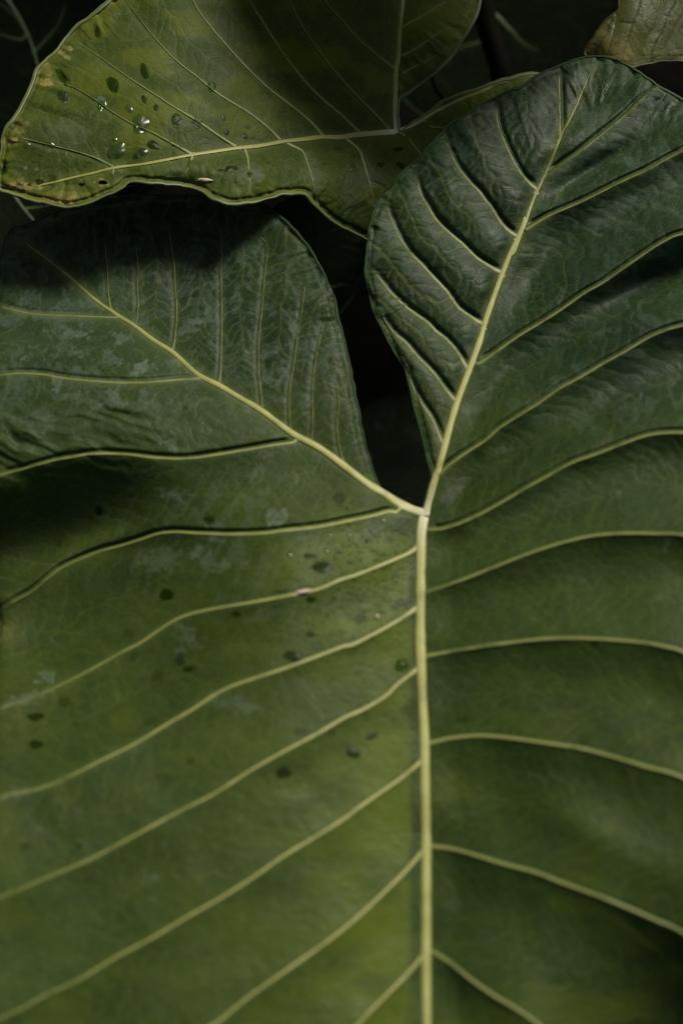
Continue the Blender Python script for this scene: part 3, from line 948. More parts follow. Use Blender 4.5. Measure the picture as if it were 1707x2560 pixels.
P_MAIN = Plane((0, 0, LEAF_Z), (0, 0, 1))
main = build_leaf('elephant_ear_leaf', 'huge dark green heart-shaped leaf with pale forked ribs filling the foreground', 'broad elephant ear leaves',
                  P_MAIN, out_main,
                  {'right': dict(veins=RV, valley=(66, 230), amp=[-.05, -.10, -.17, -.18, -.18, -.15, -.11, -.08, -.06, -.06, -.06, -.05, -.04], skew=.35, groove=[11, 11, 10, 10, 9, 4, 2.5, 2, 2], goff=8.5, gw=4.5, swell=1.5, tsp=44, tdepth=1.1, midline=.35, tcol=.7, vfade=[.8, .7, .62, .6, .6, .58, .55, .5, .5], tfn=lambda X, Y: .35 + .65 * sm((1400 - Y) / 400)),
                   'left': dict(veins=LV, valley=(52, 260), amp=[.03, .03, .05, -.05, -.05, -.04, -.03, -.03, -.03, -.03, -.03, -.03, -.02], skew=.25, ampfn=lambda X, Y, iA, amp: np.where(iA == 2, amp - .06 * sm((620 - X) / 560), amp), groove=[5, 7, 11, 11, 2.5, 1.5, 1.5, 1.5], goff=8, gw=4.5, swell=1.5, tsp=52, tdepth=.8, midline=.45, tcol=.6, vfade=[.78, .66, .5, .42, .3, .28, .28, .32, .35], tfn=lambda X, Y: .4 + .6 * sm((1500 - Y) / 400)),
                   'lobe_r': dict(veins=RLV, valley=(30, 140), amp=[.06, .09, .12, .13, .13, .13, .12, .10, .06], skew=.25, groove=9, goff=7.5, gw=5, win=40, tsp=30, tdepth=1.6, midline=.9, pillow=.35, tcol=1.3, vfade=.68),
                   'lobe_l': dict(veins=LUV, valley=(26, 150), amp=[.02, .03, .03, .04, .04, .05, .05, .04, .03], skew=0.0, groove=3, tsp=30, tdepth=1.3, midline=.5, pillow=.4, tcol=1.2, halo=.4, vfade=.78)},
                  [(mid_main, 26, 22), (rib_left, 23, 5), (rib_right, 21, 5)],
                  relief_main, (M_MAIN, V_MAIN, E_MAIN), (-20, 1727, 130, 2580), 3.3, 14.0, reg_main,
                  edge=dict(curl=16, curl_w=16, crease=4, wr=6, wr_w=90, wr_p=22, zone=lambda X, Y: sm((1000 - Y) / 300)),
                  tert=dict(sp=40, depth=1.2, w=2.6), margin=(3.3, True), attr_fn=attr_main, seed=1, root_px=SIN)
petiole(main, (0.05, 0.10, 0.0), (0.06, 0.22, 0.2))

# ------------------------------------------------------------------ the upper leaf with holes and drops
out_up = T('0: 480,-420 380,-250 320,-120 / 1: 560,-50 500,0 470,30 410,80 350,120 310,160 275,210 240,250 200,280 175,310 155,350 145,390 120,440 90,500 50,560 25,590 12,630 5,690 -4,760 -14,810 0,862 60,880 130,905 210,925 '
           '300,942 380,930 450,905 520,875 565,850 600,828 680,832 760,838 850,848 900,862 940,885 980,910 1020,925 1080,930 1150,922 1220,905 1300,885 '
           '1380,883 1405,897 1430,930 1470,970 1520,1010 1568,1035 / 2: 60,1060 130,1095 / 0: 985,610 1080,545 1200,420 1330,270 1380,200 / '
           '2: 905,338 830,345 740,368 700,382 640,402 560,425 470,465 400,515 340,555 290,590 268,602 262,560 264,460 320,420 420,345 520,240 600,110 640,0 / 0: 1210,-150 1150,-330 950,-480 700,-520')
SINU = T('2: 256,602')[0]
rib_up_left = np.vstack([SINU, T('2: 150,610 50,620 0,628 / 1: 1470,625 1380,635 1290,645 1180,665 1080,675 980,690 880,705 750,730 640,750 520,765 420,790 330,810 250,830 150,852')])
rib_up_top = np.vstack([SINU, T('2: 250,500 252,400 254,320 265,260 270,150 280,50 285,0 / 0: 1010,-150 1010,-400')])
rib_up_right = np.vstack([SINU, T('2: 340,568 400,532 470,492 560,450 640,420 700,392 740,377 830,352 900,346')])
UA = [(T('1: 520,762 440,720 350,690 250,665 150,640 60,620 20,610'), 6, 2),
      (T('1: 870,700 800,660 700,605 600,560 500,500 400,430 320,390 240,370 170,360'), 6, 2),
      (T('1: 1080,670 1000,620 900,550 800,490 700,425 600,360 520,305 430,240 340,180 310,165'), 7, 2),
      (T('1: 1280,640 1220,580 1130,510 1000,430 900,350 800,270 710,175 650,100 580,0 / 0: 280,-80'), 7, 2),
      (T('1: 1475,620 1400,540 1300,460 1200,380 1100,280 1020,190 960,120 880,0 / 0: 430,-140'), 7, 3),
      (T('2: 95,610 40,560 0,520 / 1: 1480,460 1400,380 1320,280 1250,180 1200,100 1120,-40 / 0: 520,-250'), 7, 3),
      (T('2: 225,590 150,510 80,440 0,350 / 0: 780,100 730,10 660,-200'), 5, 2),
      (T('2: 245,312 170,250 100,190 0,80 / 0: 800,-30 740,-250'), 6, 2)]
UB = [(T('1: 520,765 516,790 512,815'), 4, 2), (T('1: 878,710 865,750 845,790 815,825'), 5, 2), (T('1: 1115,672 1130,720 1135,780 1140,850 1135,900'), 6, 3),
      (T('1: 1300,645 1330,662 1380,690 1400,740 1420,800 1435,870 1450,940'), 6, 3), (T('2: 20,630 55,655 90,690 110,750 130,820 150,900 155,960'), 7, 4),
      (T('2: 270,604 310,630 340,670 365,700 420,800'), 6, 3), (T('2: 380,545 420,580 470,585 560,640'), 4, 2), (T('2: 590,440 620,470 660,500'), 4, 2)]
UC = [(T('2: 264,345 350,300 430,260 500,240'), 4, 2), (T('2: 266,262 350,220 450,150 560,90'), 4, 2), (T('2: 272,130 380,70 500,0'), 4, 2)]
B_low = np.vstack([[(-900, 480)], rib_up_left[::-1], rib_up_right[1:], [(1500, 150), (1500, 1500), (-900, 1500)]])
B_rt = np.vstack([[(1010, -900)], rib_up_top[::-1], [(985, 330), (1330, 150), (3000, 150), (3000, -900)]])
reg_up = {'low': lambda xs, ys, X, Y: inside(B_low, xs, ys),
          'above': lambda xs, ys, X, Y: ~inside(B_low, xs, ys) & ~inside(B_rt, xs, ys),
          'beyond': lambda xs, ys, X, Y: inside(B_rt, xs, ys) & ~inside(B_low, xs, ys)}


def relief_up(X, Y):
    h = 125 - 235 * sm((X - 350) / 800) + 0 * Y
    h += 20 * blob(X, Y, 60, 330, 120, 60)
    h -= 11 * blob(X, Y, 110, 285, 110, 18, .25)
    h -= 6 * blob(X, Y, 140, 235, 100, 12, .25)
    h += 14 * blob(X, Y, 620, 440, 70, 40)
    h += 12 * blob(X, Y, 800, 440, 70, 70)
    h -= 20 * blob(X, Y, 480, 465, 90, 30)
    h += 60 * sm((120 - Y) / 500)
    h -= 120 * sm((Y - 430) / 260) * sm((X - 700) / 200)
    return h


UP_WET = [(1, 515, 385, 24, 40, -.35, 1), (1, 660, 320, 18, 36, -.3, .6), (1, 657, 452, 12, 20, -.5, .9), (1, 712, 490, 14, 16, -.4, .9), (1, 805, 545, 26, 26, .4, 1), (1, 900, 560, 24, 26, .3, .9),
          (1, 965, 395, 20, 24, -.3, .8), (1, 1018, 535, 9, 16, -.4, .9), (1, 1032, 602, 12, 16, -.4, .9), (1, 1130, 578, 12, 12, 0, .7), (1, 1118, 622, 12, 14, -.4, .9), (1, 1155, 630, 10, 8, 0, .7),
          (1, 700, 662, 28, 22, .3, .9), (1, 655, 692, 22, 20, .3, .8), (1, 620, 714, 16, 12, 0, .8), (1, 640, 590, 36, 20, .4, .8), (1, 525, 712, 32, 14, 0, .9), (1, 290, 440, 30, 26, .5, .9), (1, 300, 350, 20, 50, -.5, .5),
          (1, 465, 485, 22, 18, .4, .7), (1, 15, 772, 26, 18, 0, .8), (1, 180, 828, 20, 14, 0, .8), (1, 240, 805, 26, 12, .2, .8), (1, 245, 832, 30, 20, 0, .7), (1, 325, 825, 36, 18, 0, .8), (1, 525, 798, 34, 16, 0, .7),
          (1, 615, 775, 34, 14, .1, .7), (1, 597, 745, 16, 8, 0, .8), (1, 890, 742, 32, 10, 0, .5), (1, 1045, 770, 42, 14, -.1, .8), (1, 400, 862, 40, 16, 0, .5), (1, 1135, 795, 14, 12, 0, .7), (1, 205, 580, 14, 44, -.15, .6),
          (1, 445, 140, 18, 40, -.2, .5), (1, 1540, 678, 26, 10, 0, .9), (1, 1480, 748, 16, 8, 0, .8), (1, 1220, 742, 14, 6, 0, .9), (1, 1190, 640, 16, 8, 0, .6), (1, 1545, 945, 12, 8, 0, .8), (1, 660, 797, 24, 8, 0, .6), (1, 450, 828, 16, 12, 0, .7),
          (2, 185, 755, 18, 14, 0, .9), (2, 275, 755, 22, 16, .3, .9), (2, 265, 683, 22, 12, 0, .9), (2, 75, 710, 30, 14, 0, .6), (2, 55, 765, 16, 10, 0, .7), (2, 75, 950, 16, 26, 0, .5)]
UP_STAIN = [(1, 460, 455, 22, 30, -.6, .8), (1, 345, 650, 16, 10, 0, .3), (1, 170, 770, 10, 8, 0, .8), (1, 120, 765, 12, 8, 0, .7), (1, 975, 690, 60, 10, -.1, .3),
            (1, 300, 600, 110, 60, 0, .18), (1, 1150, 780, 60, 40, 0, .3), (1, 1420, 780, 40, 90, -.2, .3), (2, 120, 800, 30, 120, -.2, .35), (2, 60, 880, 60, 110, 0, .25), (1, 760, 580, 10, 60, -.1, .3)]
UP_YEL = [(1, 200, 375, 40, 16, .2, .9), (1, 310, 215, 26, 12, .5, .7), (1, 285, 245, 34, 12, .5, .6), (1, 215, 320, 40, 24, .5, .45), (1, 45, 640, 34, 18, 0, .9), (1, 275, 918, 70, 8, .05, .9), (1, 325, 910, 22, 16, -.4, .9), (1, 250, 915, 34, 10, 0, .8),
          (1, 1320, 877, 34, 9, 0, .9), (1, 60, 850, 110, 9, .05, .8), (1, 110, 842, 60, 12, 0, .6), (1, 470, 832, 30, 17, 0, .8), (1, 90, 590, 60, 20, -.5, .35), (1, 75, 545, 40, 16, 0, .4), (1, 260, 900, 110, 26, 0, .35), (1, 1010, 912, 60, 8, .1, .4)]
UP_BR = [(1, 92, 841, 20, 9, .1, .9), (1, 30, 843, 18, 8, .2, .9), (1, 135, 843, 12, 4, .1, .9), (1, 115, 828, 10, 3, .1, .8), (1, 372, 840, 20, 11, .1, .9), (1, 335, 835, 6, 4, 0, .8), (1, 308, 838, 5, 4, 0, .8), (1, 145, 390, 7, 16, .4, .5), (1, 470, 832, 24, 13, .05, .35)]


def attr_up(X, Y, dE, dR, A):
    A['stain'] = marks(UP_STAIN, X, Y, 140, .4)
    A['wet'] = marks(UP_WET, X, Y, 190, .18) * .9
    A['brown'] = marks(UP_BR, X, Y, 240, .12)
    y = marks(UP_YEL, X, Y, 290, .5)
    y = np.maximum(y, .55 * np.exp(-dE / 9.0) * (.5 + .5 * fbm(X / 40, Y / 40, 7, 2)) * sm((760 - X) / 300))
    A['yellow'] = np.clip(y * (.75 + .35 * fbm(X / 12, Y / 12, 71, 3)), 0, 1)
    A['warm'] = np.clip(.5 * sm(fbm(X / 120, Y / 70, 47, 3) + .2) + .4 * sm((Y - 400) / 100) * sm((500 - X) / 200), 0, 1)


P_UP = Plane((0, 0.7, LEAF_Z), (0.0, 0.0, 1))
hx, hy = 470 * .5485, 832 * .5485
upper = build_leaf('spotted_leaf', 'olive green leaf with yellowed rolled edge, bite holes and many water drops', 'broad elephant ear leaves',
                   P_UP, out_up,
                   {'above': dict(veins=UA, valley=(34, 150), amp=[.03, .05, .05, .04, .03, .03, .03, .03, .02], skew=0.0, groove=2.5, swell=1, tsp=34, tdepth=1.1, midline=.7, tcol=.7, halo=.5, vfade=.55, pillow=.25),
                    'low': dict(veins=UB, valley=(14, 80), amp=[.02, .03, .04, .05, .05, .05, .03, .03, .02], skew=0.0, groove=2, swell=1, tsp=24, tdepth=1.0, midline=.4, tcol=.6, win=50, halo=.6),
                    'beyond': dict(veins=UC, valley=(20, 100), amp=[.02, .02, .02, .02], groove=1, tdepth=.6)},
                   [(rib_up_left, 15, 5), (rib_up_top, 13, 8), (rib_up_right, 10, 6)],
                   relief_up, (M_UPPER, V_UPPER, E_UPPER), (-20, 1400, -10, 640), 2.8, 14.0, reg_up,
                   edge=dict(curl=12, curl_w=14, crease=5, wr=7, wr_w=55, wr_p=26), tert=dict(sp=34, depth=1.1, w=2.8), margin=(4.6, True),
                   holes=[(hx, hy, 11.5, 5.0, .06), (372 * .5485, 841 * .5485, 6.5, 3.5, .1), (30 * .5485, 843 * .5485, 6.5, 2.6, .2)], attr_fn=attr_up, seed=60, root_px=SINU)
petiole(upper, (0.10, 1.05, 0.0), (0.10, 0.98, 0.25))

# ------------------------------------------------------------------ the ageing leaf at the top right
out_tan = T('0: 1500,-260 1540,-120 / 14: 740,0 735,80 728,130 640,210 540,300 470,390 435,470 370,540 330,620 305,690 420,760 700,850 900,850 960,858 1090,812 1320,780 1568,770 / '
            '0: 1800,160 1950,140 2080,20 2120,-160 2050,-420 1900,-650 1700,-720 1480,-600 1380,-420')
TV = [(T('14: 900,850 1000,700 1100,500 1200,380 1290,120 1320,0 / 0: 1670,-160 1690,-400'), 2.0, 2.0),
      (T('14: 1320,780 1330,660 1420,470 1520,290 1600,100 / 0: 1740,-140'), 2.0, 2.0),
      (T('0: 1800,150 1830,0 1860,-200'), 2.5, 2)]
TL = [(T('14: 575,730 630,600 700,380 735,130 740,0'), 2.0, 2.0), (T('14: 370,700 480,610 620,500 690,400'), 1.6, 1.2), (T('14: 750,205 900,240 1000,310 1100,430 1150,470'), 1.6, 1.4)]


def relief_tan(X, Y):
    h = 18 * blob(X, Y, 1500, 100, 40, 40) + 10 * blob(X, Y, 1600, 60, 60, 60) - 60 * sm((1560 - X) / 120)
    return h


def attr_tan(X, Y, dE, dR, A):
    y = .75 * blob(X, Y, 1515, 130, 60, 34, .2) + .35 * np.exp(-dE / 7) + .25 * blob(X, Y, 1570, 120, 60, 60)
    A['yellow'] = np.clip(y * (.8 + .4 * fbm(X / 14, Y / 14, 3, 3)), 0, .95)
    A['brown'] = np.clip(marks([(14, 605, 378, 16, 16, 0, .9), (14, 850, 605, 14, 16, 0, .6), (14, 320, 690, 24, 24, 0, .5), (14, 995, 330, 8, 14, 0, .6), (14, 1540, 330, 30, 60, .5, .6)], X, Y, 7, .2) + .35 * np.exp(-dE / 2.5) * sm((1500 - X) / 20), 0, .95)
    A['stain'] = marks([(14, 1540, 375, 34, 22, 0, .9), (14, 680, 670, 60, 60, .4, .5)], X, Y, 17, .3)


p_t = CAM + rays(np.array([1560.]), np.array([90.]))[0] * 0.905
P_TAN = Plane(p_t, (.05, -.25, 1))
tan = build_leaf('ageing_leaf', 'yellowing tan leaf with browned rim and dark veins at the top corner', 'broad elephant ear leaves', P_TAN, out_tan,
                 {'all': dict(veins=TL[:1] + TV, amp=[.05, .08, .08, .06, .04], groove=2, goff=3, gw=3, tsp=42, tdepth=1.6, midline=.9, pillow=.25, tcol=1.2, win=1, halo=.0)},
                 [(T('0: 1700,-700 1720,-500 1740,-330'), 9, 5)], relief_tan, (M_TAN, V_TAN, V_TAN), (1400, 1727, -20, 190), 1.8, 12.0, None,
                 edge=dict(curl=5, curl_w=9, crease=1, wr=2, wr_w=20, wr_p=9), tert=dict(sp=42, depth=1.2, w=1.6), margin=(2.4, True), attr_fn=attr_tan, seed=90)
petiole(tan, (0.75, 1.9, 0.0), (0.65, 1.75, .5))


# ------------------------------------------------------------------ leaves in the shade behind
def shade_leaf(name, label, dist_px, dist, n, outline, veins, box, seed, ribw=(9, 4), curl=5, relief=None, fine=4.5, mats=None):
    p = CAM + rays(np.array([dist_px[0]], float), np.array([dist_px[1]], float))[0] * dist
    rib = veins[0]
    rest = [(v, 4, 2) for v in veins[1:]]
    if not rest:
        rest = [(rib + [30, 14], 2.5, 2)]
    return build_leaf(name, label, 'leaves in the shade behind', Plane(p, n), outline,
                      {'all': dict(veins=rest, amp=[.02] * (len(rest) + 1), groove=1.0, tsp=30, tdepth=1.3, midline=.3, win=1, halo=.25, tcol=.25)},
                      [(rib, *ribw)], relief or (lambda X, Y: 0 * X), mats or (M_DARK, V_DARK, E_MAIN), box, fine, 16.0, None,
                      edge=dict(curl=curl, curl_w=14, crease=2, wr=5, wr_w=60, wr_p=14), margin=(3.0, True), seed=seed)


d_left = shade_leaf('shaded_leaf', 'dark leaf with green midrib behind the spotted leaf at the top left corner', (100, 200), 1.10, (.1, -.2, 1),
                    T('0: -420,-300 -200,-420 150,-400 420,-250 520,0 480,260 380,480 200,640 0,700 -250,640 -450,400 -500,0'),
                    [T('1: 10,-60 40,0 90,80 130,160 155,230 175,300 / 0: 110,200 120,250'), T('1: 90,180 0,155 / 0: -60,70'), T('1: 130,165 60,60 / 0: -30,-10'), T('1: 155,240 260,120 300,20')],
                    (-20, 460, -20, 640), 120)
petiole(d_left, (-0.35, 1.5, 0), (-.3, 1.3, .2))
d_low = shade_leaf('shaded_leaf', 'dark leaf with a lone green vein below the spotted leaf at the left border', (60, 540), 1.0, (.2, -.1, 1),
                   T('0: -300,420 -100,380 150,430 260,520 240,640 60,720 -200,700 -340,560'),
                   [T('1: 30,800 65,885 110,950 158,1008 200,1060'), T('1: 110,950 200,940 / 0: 180,500')], (-20, 260, 420, 640), 130, (7, 5))
petiole(d_low, (-0.3, 0.9, 0), (-.25, .8, .2))
d_gap = shade_leaf('shaded_leaf', 'dark rounded leaf tip showing in the gap between the two lobes', (850, 680), 1.02, (0, -.35, 1),
                   T('12: 520,100 470,260 420,370 370,450 310,590 215,715 120,760 0,720 / 0: 700,740 640,640 660,540 760,480 900,480 960,520'),
                   [T('0: 720,560 770,640 800,720'), T('12: 150,500 260,480 330,500')], (640, 960, 480, 800), 140, (5, 3), relief=lambda X, Y: 10 * blob(X, Y, 850, 690, 60, 40))
petiole(d_gap, (-0.05, 0.75, 0), (-.06, .72, .2))
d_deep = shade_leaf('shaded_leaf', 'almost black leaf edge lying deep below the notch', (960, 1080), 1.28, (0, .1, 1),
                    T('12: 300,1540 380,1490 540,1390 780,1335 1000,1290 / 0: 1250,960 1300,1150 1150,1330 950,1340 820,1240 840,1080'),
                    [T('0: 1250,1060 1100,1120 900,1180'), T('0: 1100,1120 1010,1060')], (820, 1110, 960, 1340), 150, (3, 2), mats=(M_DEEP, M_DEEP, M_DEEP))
petiole(d_deep, (0.16, 0.6, 0), (.15, .6, .1))
d_corner = shade_leaf('shaded_leaf', 'small dark leaf corner peeping out under the wavy edge of the spotted leaf', (290, 480), .885, (0, -.1, 1),
                      T('15: 100,130 300,60 480,60 560,105 520,150 460,185 390,219 300,222 200,215 120,190'),
                      [T('15: 150,150 300,180 420,190'), T('15: 300,180 420,130 520,110')], (180, 370, 440, 510), 160, (3, 2), fine=3)
petiole(d_corner, (-0.05, 1.0, 0), (-.05, .95, .25))
d_back = shade_leaf('shaded_leaf', 'dark leaf with short bright veins behind the upper leaf notch', (1180, 120), 1.22, (0, -.45, 1),
                    T('0: 880,-250 1000,-380 1300,-380 1550,-200 1600,60 1500,260 1330,330 1150,330 1000,240 900,60'),
                    [T('11: 980,-120 1040,0 1080,90 1190,200 1280,300'), T('11: 1100,380 1020,400 900,430 800,460 700,520'), T('11: 1290,300 1400,420 1560,500')], (880, 1560, -20, 330), 170, (9, 8))
petiole(d_back, (0.25, 1.4, 0), (.25, 1.3, .2))

# added leaves, unseen above the frame, to shade the upper leaf and the bed
def over_leaf(label, c, size, tilt, az, seed):
    c = np.array(c, float)
    ca, sa = math.cos(az), math.sin(az)
    fx = np.array([ca, sa, 0.0])
    fy = np.array([-sa * math.cos(tilt), ca * math.cos(tilt), math.sin(tilt)])
    nz = np.cross(fx, fy)
    # heart outline in leaf coordinates
    th = np.linspace(0, 2 * np.pi, 96, endpoint=False)
    hx_ = .95 * np.sin(th) ** 3
    hy_ = (13 * np.cos(th) - 5 * np.cos(2 * th) - 2 * np.cos(3 * th) - np.cos(4 * th)) / 15.5
    rings = 14
    P = []
    for k in range(rings + 1):
        r = k / rings
        x, y = hx_ * r, hy_ * r + .12 * (1 - r)
        z = .16 * np.abs(x) ** 1.3 - .22 * (np.maximum(-y, 0)) ** 2 + .02 * np.sin(9 * y + 5 * np.abs(x)) * r + .015 * np.sin(th * 13 + seed) * r ** 3
        P.append(c + size * (x[:, None] * fx + y[:, None] * fy + z[:, None] * nz))
    co = np.vstack(P)
    f = [(k * 96 + j, k * 96 + (j + 1) % 96, (k + 1) * 96 + (j + 1) % 96, (k + 1) * 96 + j) for k in range(rings) for j in range(96)]
    base = c + size * (.12 * fy)
    e = empty('added_shade_leaf', base, label, 'leaf', 'added leaves casting shade from out of view')
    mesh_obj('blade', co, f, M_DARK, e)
    y = np.linspace(.12, -1.05, 20)
    mid_ = c + size * (y[:, None] * fy + (-.22 * np.maximum(-y, 0) ** 2)[:, None] * nz)
    cm, fm = tube_world(mid_, np.linspace(.006, .0015, 20), 8)
    mesh_obj('midrib', cm, fm, V_DARK, e)
    cp, fp = tube_world(bez(base, base + np.array([0, .12, .02]), (base[0] * .9, base[1] + .35, base[2] * .6), (base[0] * .8, base[1] + .45, 0)), np.linspace(.006, .012, 24), 10)
    mesh_obj('petiole', cp, fp, M_STEM, e)


over_leaf('broad leaf added out of view to shade the upper leaf', (.035, .905, .735), .22, .08, -1.42, 1)
over_leaf('broad leaf added out of view to shade the bed farther back', (-.08, 1.36, .86), .34, .25, 3.3, 2)
over_leaf('broad leaf added out of view to shade the far right of the bed', (.50, 1.62, .85), .36, .25, 2.7, 3)

# stalk and curled dry stem at the top
def pts_world(spec, dist):
    q = spline(T(spec), 6)
    d = rays(q[:, 0], q[:, 1])
    return CAM + d * (np.asarray(dist) * np.ones(len(q)))[:, None] if np.ndim(dist) else CAM + d * dist


pw = pts_world('11: 960,-260 1000,0 1060,300 1130,520 1170,650 1190,760', 1.12)
pw = np.vstack([pw, bez(pw[-1], pw[-1] + [0.01, 0.0, -.10], (0.14, .86, .15), (0.15, 0.9, 0.0), 16)[1:]])
co, f = tube_world(pw, np.full(len(pw), .0085), 12)
st = empty('leaf_stalk', (0.15, 0.9, 0.0), 'thick dark stalk rising behind the notch of the upper leaf', 'stalk')
mesh_obj('stalk', co, f, M_DEAD, st)

q = spline(T('11: 895,228 830,245 740,290 640,370 570,470 525,580 510,700 515,800 560,900 640,985 700,1080'), 5)
wd = CAM + rays(q[:, 0], q[:, 1]) * np.linspace(1.0, 1.04, len(q))[:, None]
cur = empty('curled_stem', wd[-1], 'thin curled dark stem with a dried pale tip at the top', 'stem')
n1 = 10
co, f = tube_world(wd[n1 - 1:], np.linspace(.0007, .0016, len(wd) - n1 + 1), 8)
mesh_obj('stem', co, f, M_DEAD, cur)
co, f = tube_world(wd[:n1], np.linspace(.0002, .0011, n1) * (1 + .4 * np.sin(np.arange(n1))), 8)
mesh_obj('dry_tip', co, f, M_BROWN, cur)


# ------------------------------------------------------------------ water drops and fallen petals
def drop(L, spec, rx, ry, rot, hgt, label, group, seed, wob=.18, name='water_drop', mat=None, cat='drop', film=False):
    c = T(spec)[0]
    s = CROPS[int(spec.split(':')[0])][2]
    rx, ry = rx * s, ry * s
    n, m = 28, 7
    th = np.linspace(0, 2 * np.pi, n, endpoint=False)
    wobn = 1 + wob * (np.sin(2 * th + seed) * .5 + np.sin(3 * th + seed * 2.3) * .5 + .4 * np.sin(5 * th + seed * 1.7))
    px, py, hh = [], [], []
    cc, ss = math.cos(rot), math.sin(rot)
    for k in range(m):
        r = math.sin((k + .6) / (m - 1 + .6) * math.pi / 2)
        u, v = rx * r * np.cos(th) * wobn, ry * r * np.sin(th) * wobn
        px.append(c[0] + u * cc - v * ss)
        py.append(c[1] + u * ss + v * cc)
        hh.append(np.full(n, hgt * (1 - r * r) ** (1.0 if mat is None else .5) if k < m - 1 else 0.0))
    px, py, hh = map(np.concatenate, (px, py, hh))
    hs = bilinear(L.H, L.xs, L.ys, px, py)
    top = L.plane.pos(px, py, (hs + hh + .4) * PX)
    # flat underside, just sunk into the leaf
    bx, by = px[-n:], py[-n:]
    bot = L.plane.pos(bx, by, (hs[-n:] - .8) * PX)
    ctop = L.plane.pos(c[:1], c[1:], np.array([(bilinear(L.H, L.xs, L.ys, c[:1], c[1:])[0] + hgt + .4) * PX]))
    cbot = L.plane.pos(c[:1], c[1:], np.array([(bilinear(L.H, L.xs, L.ys, c[:1], c[1:])[0] - .8) * PX]))
    co = np.vstack([top, bot, ctop, cbot])
    f = []
    for k in range(m):
        for j in range(n):
            a, b = k * n + j, k * n + (j + 1) % n
            f.append((a, b, b + n, a + n)[::-1])
    ct, cb = (m + 1) * n, (m + 1) * n + 1
    for j in range(0, n, 2):
        f.append((ct, (j + 2) % n, j + 1, j)[::-1])
        q0 = m * n
        f.append((cb, q0 + (j + 2) % n, q0 + j + 1, q0 + j))
    loc = cbot[0]
    me_o = mesh_obj(name, co - loc, np.array(f), mat or (M_FILM if film else M_WATER))
    me_o.location = loc
    tag(me_o, label, cat, group)
    return me_o


GU, GM = 'water drops on the spotted upper leaf', 'water drops on the big leaf'
DU = [('1: 515,385', 24, 42, -.35, 5, 'long dark water drop high on the upper leaf, below the streaked one'),
      ('1: 660,325', 16, 40, -.3, 4, 'slender streaked water drop highest on the upper leaf'),
      ('1: 657,452', 11, 20, -.5, 3, 'narrow dark water drop between the long drop and the midrib of the upper leaf'),
      ('1: 712,490', 13, 16, -.4, 3, 'small round drop just left of the big dark round drop on the upper leaf'),
      ('1: 805,545', 26, 26, .4, 5, 'large dark round water drop in the middle of the upper leaf'),
      ('1: 900,560', 22, 26, .3, 4, 'dark drop straddling a side vein in the middle of the upper leaf'),
      ('1: 965,395', 19, 24, -.3, 4, 'dark drop on a side vein in the shaded half of the upper leaf'),
      ('1: 1018,535', 9, 16, -.4, 3, 'upper of three small dark drops near the upper leaf midrib'),
      ('1: 1032,602', 11, 15, -.4, 3, 'middle of three small dark drops near the upper leaf midrib'),
      ('1: 1118,622', 12, 14, -.4, 3, 'lowest of three small dark drops near the upper leaf midrib'),
      ('1: 700,662', 28, 20, .35, 5, 'oval glossy drop above the midrib of the upper leaf'),
      ('1: 655,692', 22, 18, .3, 4, 'small bright drop beside the oval glossy drop on the upper leaf'),
      ('1: 620,714', 15, 11, 0, 3, 'tiny drop closest to the midrib below the bright drops'),
      ('1: 640,565', 40, 42, .5, 5, 'largest white-glinting water drop on the upper leaf'),
      ('1: 588,495', 14, 22, -.5, 4, 'small white-glinting drop above the largest glinting one'),
      ('1: 532,690', 44, 34, -.6, 5, 'broad white-glinting drop low on the upper leaf'),
      ('1: 525,636', 12, 10, 0, 4, 'tiny white drop above the broad glinting one'),
      ('1: 465,480', 22, 24, .4, 4, 'pale cloudy drop on a side vein left of the glinting drops'),
      ('1: 292,442', 26, 30, -.5, 5, 'dark drop with white tail near the yellow rolled edge'),
      ('1: 283,350', 15, 46, -.45, 4, 'long trickle of water below the yellow rolled edge'),
      ('1: 225,662', 26, 15, .1, 4, 'white-glinting drop in the left part of the upper leaf'),
      ('1: 125,657', 16, 12, .2, 4, 'small white oval drop nearest the left tip of the upper leaf'),
      ('1: 12,775', 26, 18, 0, 4, 'dark drop at the left tip of the upper leaf'),
      ('1: 180,828', 18, 13, 0, 3, 'small drop right of the brown bite marks along the lower edge'),
      ('1: 1045,770', 40, 13, -.1, 3, 'long flat dark drop below the midrib of the upper leaf'),
      ('1: 1137,795', 13, 11, 0, 3, 'small round drop sitting on a short vein below the midrib'),
      ('1: 445,145', 13, 26, -.2, 4, 'glassy drop near the top edge of the upper leaf'),
      ('2: 185,755', 18, 12, 0, 4, 'dark round drop on the pale lower right part of the upper leaf'),
      ('2: 275,757', 20, 14, .3, 4, 'dark drop of the upper leaf touching the big leaf edge'),
      ('2: 58,768', 13, 9, 0, 4, 'small glinting drop above the round pale spot on the upper leaf'),
      ('2: 265,683', 20, 10, 0, 3, 'flat dark drop near the notch of the upper leaf')]
for i, (sp_, rx, ry, ro, hg, lb) in enumerate(DU):
    drop(upper, sp_, rx, ry, ro, min(rx, ry) * .5485 * (.24 if 'glint' in lb or 'white' in lb else .3 if 'bright' in lb or 'gloss' in lb else .09), lb, GU, i * 1.3 + 1, film=not ('glint' in lb or 'white' in lb or 'bright' in lb))
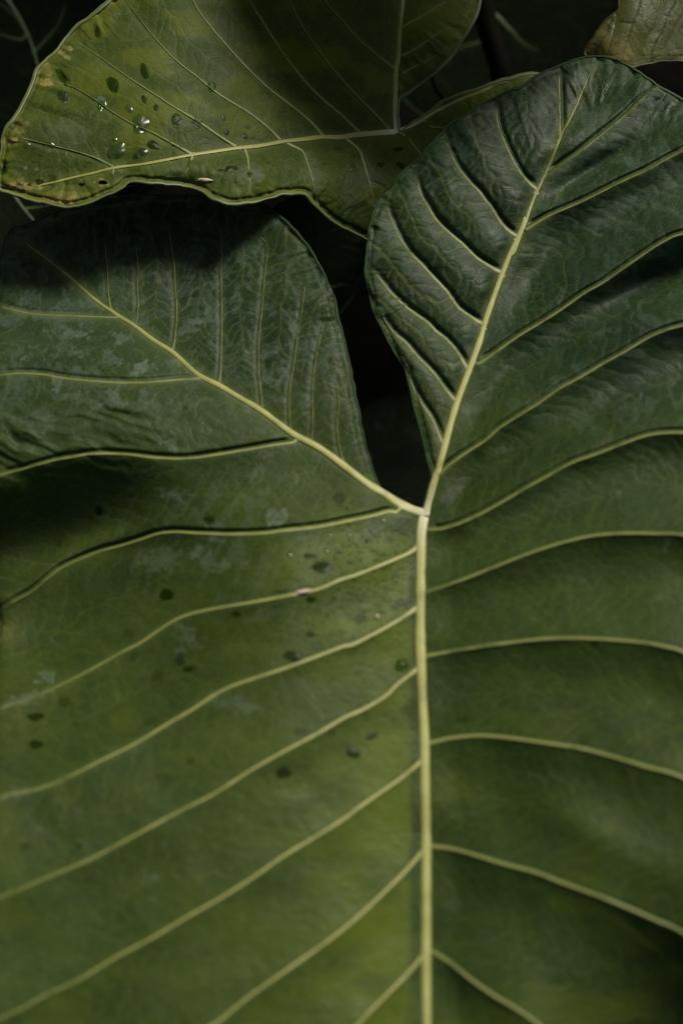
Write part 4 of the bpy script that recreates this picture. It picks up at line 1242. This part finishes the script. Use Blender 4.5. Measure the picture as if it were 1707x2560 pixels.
DM = [('17: 540,590', 78, 50, 0, 6, 'big round dark drop with bright rim between the two upper left side veins'),
      ('17: 430,490', 60, 22, .25, 5, 'flat dark drop with white lower rim left of the notch'),
      ('17: 255,475', 26, 20, .1, 5, 'small glinting drop farthest left in the row below the notch'),
      ('17: 583,438', 26, 20, 0, 5, 'small glinting drop just above the big round dark drop'),
      ('17: 697,462', 32, 12, .1, 4, 'thin bright drop right of the big round dark drop'),
      ('17: 607,305', 20, 15, .1, 4, 'tiny glinting drop leftmost under the upper rib'),
      ('17: 772,305', 20, 14, 0, 4, 'tiny glinting drop in the middle under the upper rib'),
      ('17: 1075,180', 20, 15, .2, 4, 'tiny glinting drop closest under the forked rib'),
      ('17: 940,360', 28, 20, .1, 4, 'round dark droplet with white lower rim near the notch'),
      ('17: 440,870', 40, 26, 0, 4, 'round dark drop just below the vein with the fallen petal'),
      ('17: 290,1360', 74, 44, .2, 5, 'large dark drop resting on the third left side vein'),
      ('17: 445,1170', 38, 26, 0, 4, 'small blurred drop above the third left side vein'),
      ('17: 1230,1440', 62, 54, 0, 7, 'bulging clear drop beside the midrib in the third cell'),
      ('5: 760,705', 32, 26, -.5, 5, 'dark ragged drop in the cell above the second left side vein'),
      ('5: 955,370', 26, 20, .1, 5, 'dark drop with white lower side above the upper left vein'),
      ('5: 825,1000', 24, 28, 0, 5, 'glinting drop on the left, upper of a close pair'),
      ('5: 858,1045', 28, 12, 0, 4, 'flat dark drop on the left, lower of a close pair'),
      ('5: 455,325', 18, 18, 0, 4, 'square dark drop at the rim of the black fold'),
      ('5: 1075,793', 24, 14, 0, 4, 'small dark drop below the second left side vein'),
      ('7: 165,95', 38, 18, 0, 5, 'blurred dark drop at the left border, upper of two'),
      ('7: 165,220', 34, 18, 0, 5, 'blurred dark drop at the left border, lower of two'),
      ('7: 1295,350', 34, 26, -.3, 6, 'blurred dark drop alone in the lower left cell'),
      ('7: 365,682', 20, 14, 0, 5, 'pale blurred drop near the left border beside a faint vein'),
      ('8: 60,262', 32, 22, .2, 5, 'blurred dark drop left of the midrib halfway down'),
      ('8: 145,182', 30, 16, -.5, 4, 'small blurred drop up against the halfway vein left of the midrib')]
for i, (sp_, rx, ry, ro, hg, lb) in enumerate(DM):
    drop(main, sp_, rx, ry, ro, min(rx, ry) * CROPS[int(sp_.split(':')[0])][2] * (.28 if 'glint' in lb or 'clear' in lb else .09), lb, GM, i * 1.7 + 2, film=not ('glint' in lb))
for i, (x, y) in enumerate(np.array([q.split(',') for q in TINY[4:].split()], float)):
    drop(main, '17: %f,%f' % (x, y), 11 + 5 * math.sin(i * 2.1), 8 + 2.5 * math.sin(i * 1.3), .2 * math.sin(i), (.5 if i % 3 else 1.3),
         'tiny clear droplet scattered beside the notch of the big leaf', 'tiny droplets beside the notch', i * .9, name='water_droplet', film=i % 3 != 0)
PET = [(upper, '1: 935,820', 34, 9, .03, 2.5, 'long pale pink petal lying below the midrib of the upper leaf'),
       (main, '17: 378,795', 62, 19, -.18, 4, 'pale pink petal lying on a side vein of the big leaf'),
       (main, '17: 1020,1012', 12, 24, -.1, 3, 'tiny pale petal standing out near the midrib of the big leaf')]
for i, (Lf, sp_, rx, ry, ro, hg, lb) in enumerate(PET):
    drop(Lf, sp_, rx, ry, ro, hg + 2, lb, 'fallen petals', i + .5, wob=.12, name='fallen_petal', mat=M_PETAL, cat='petal')
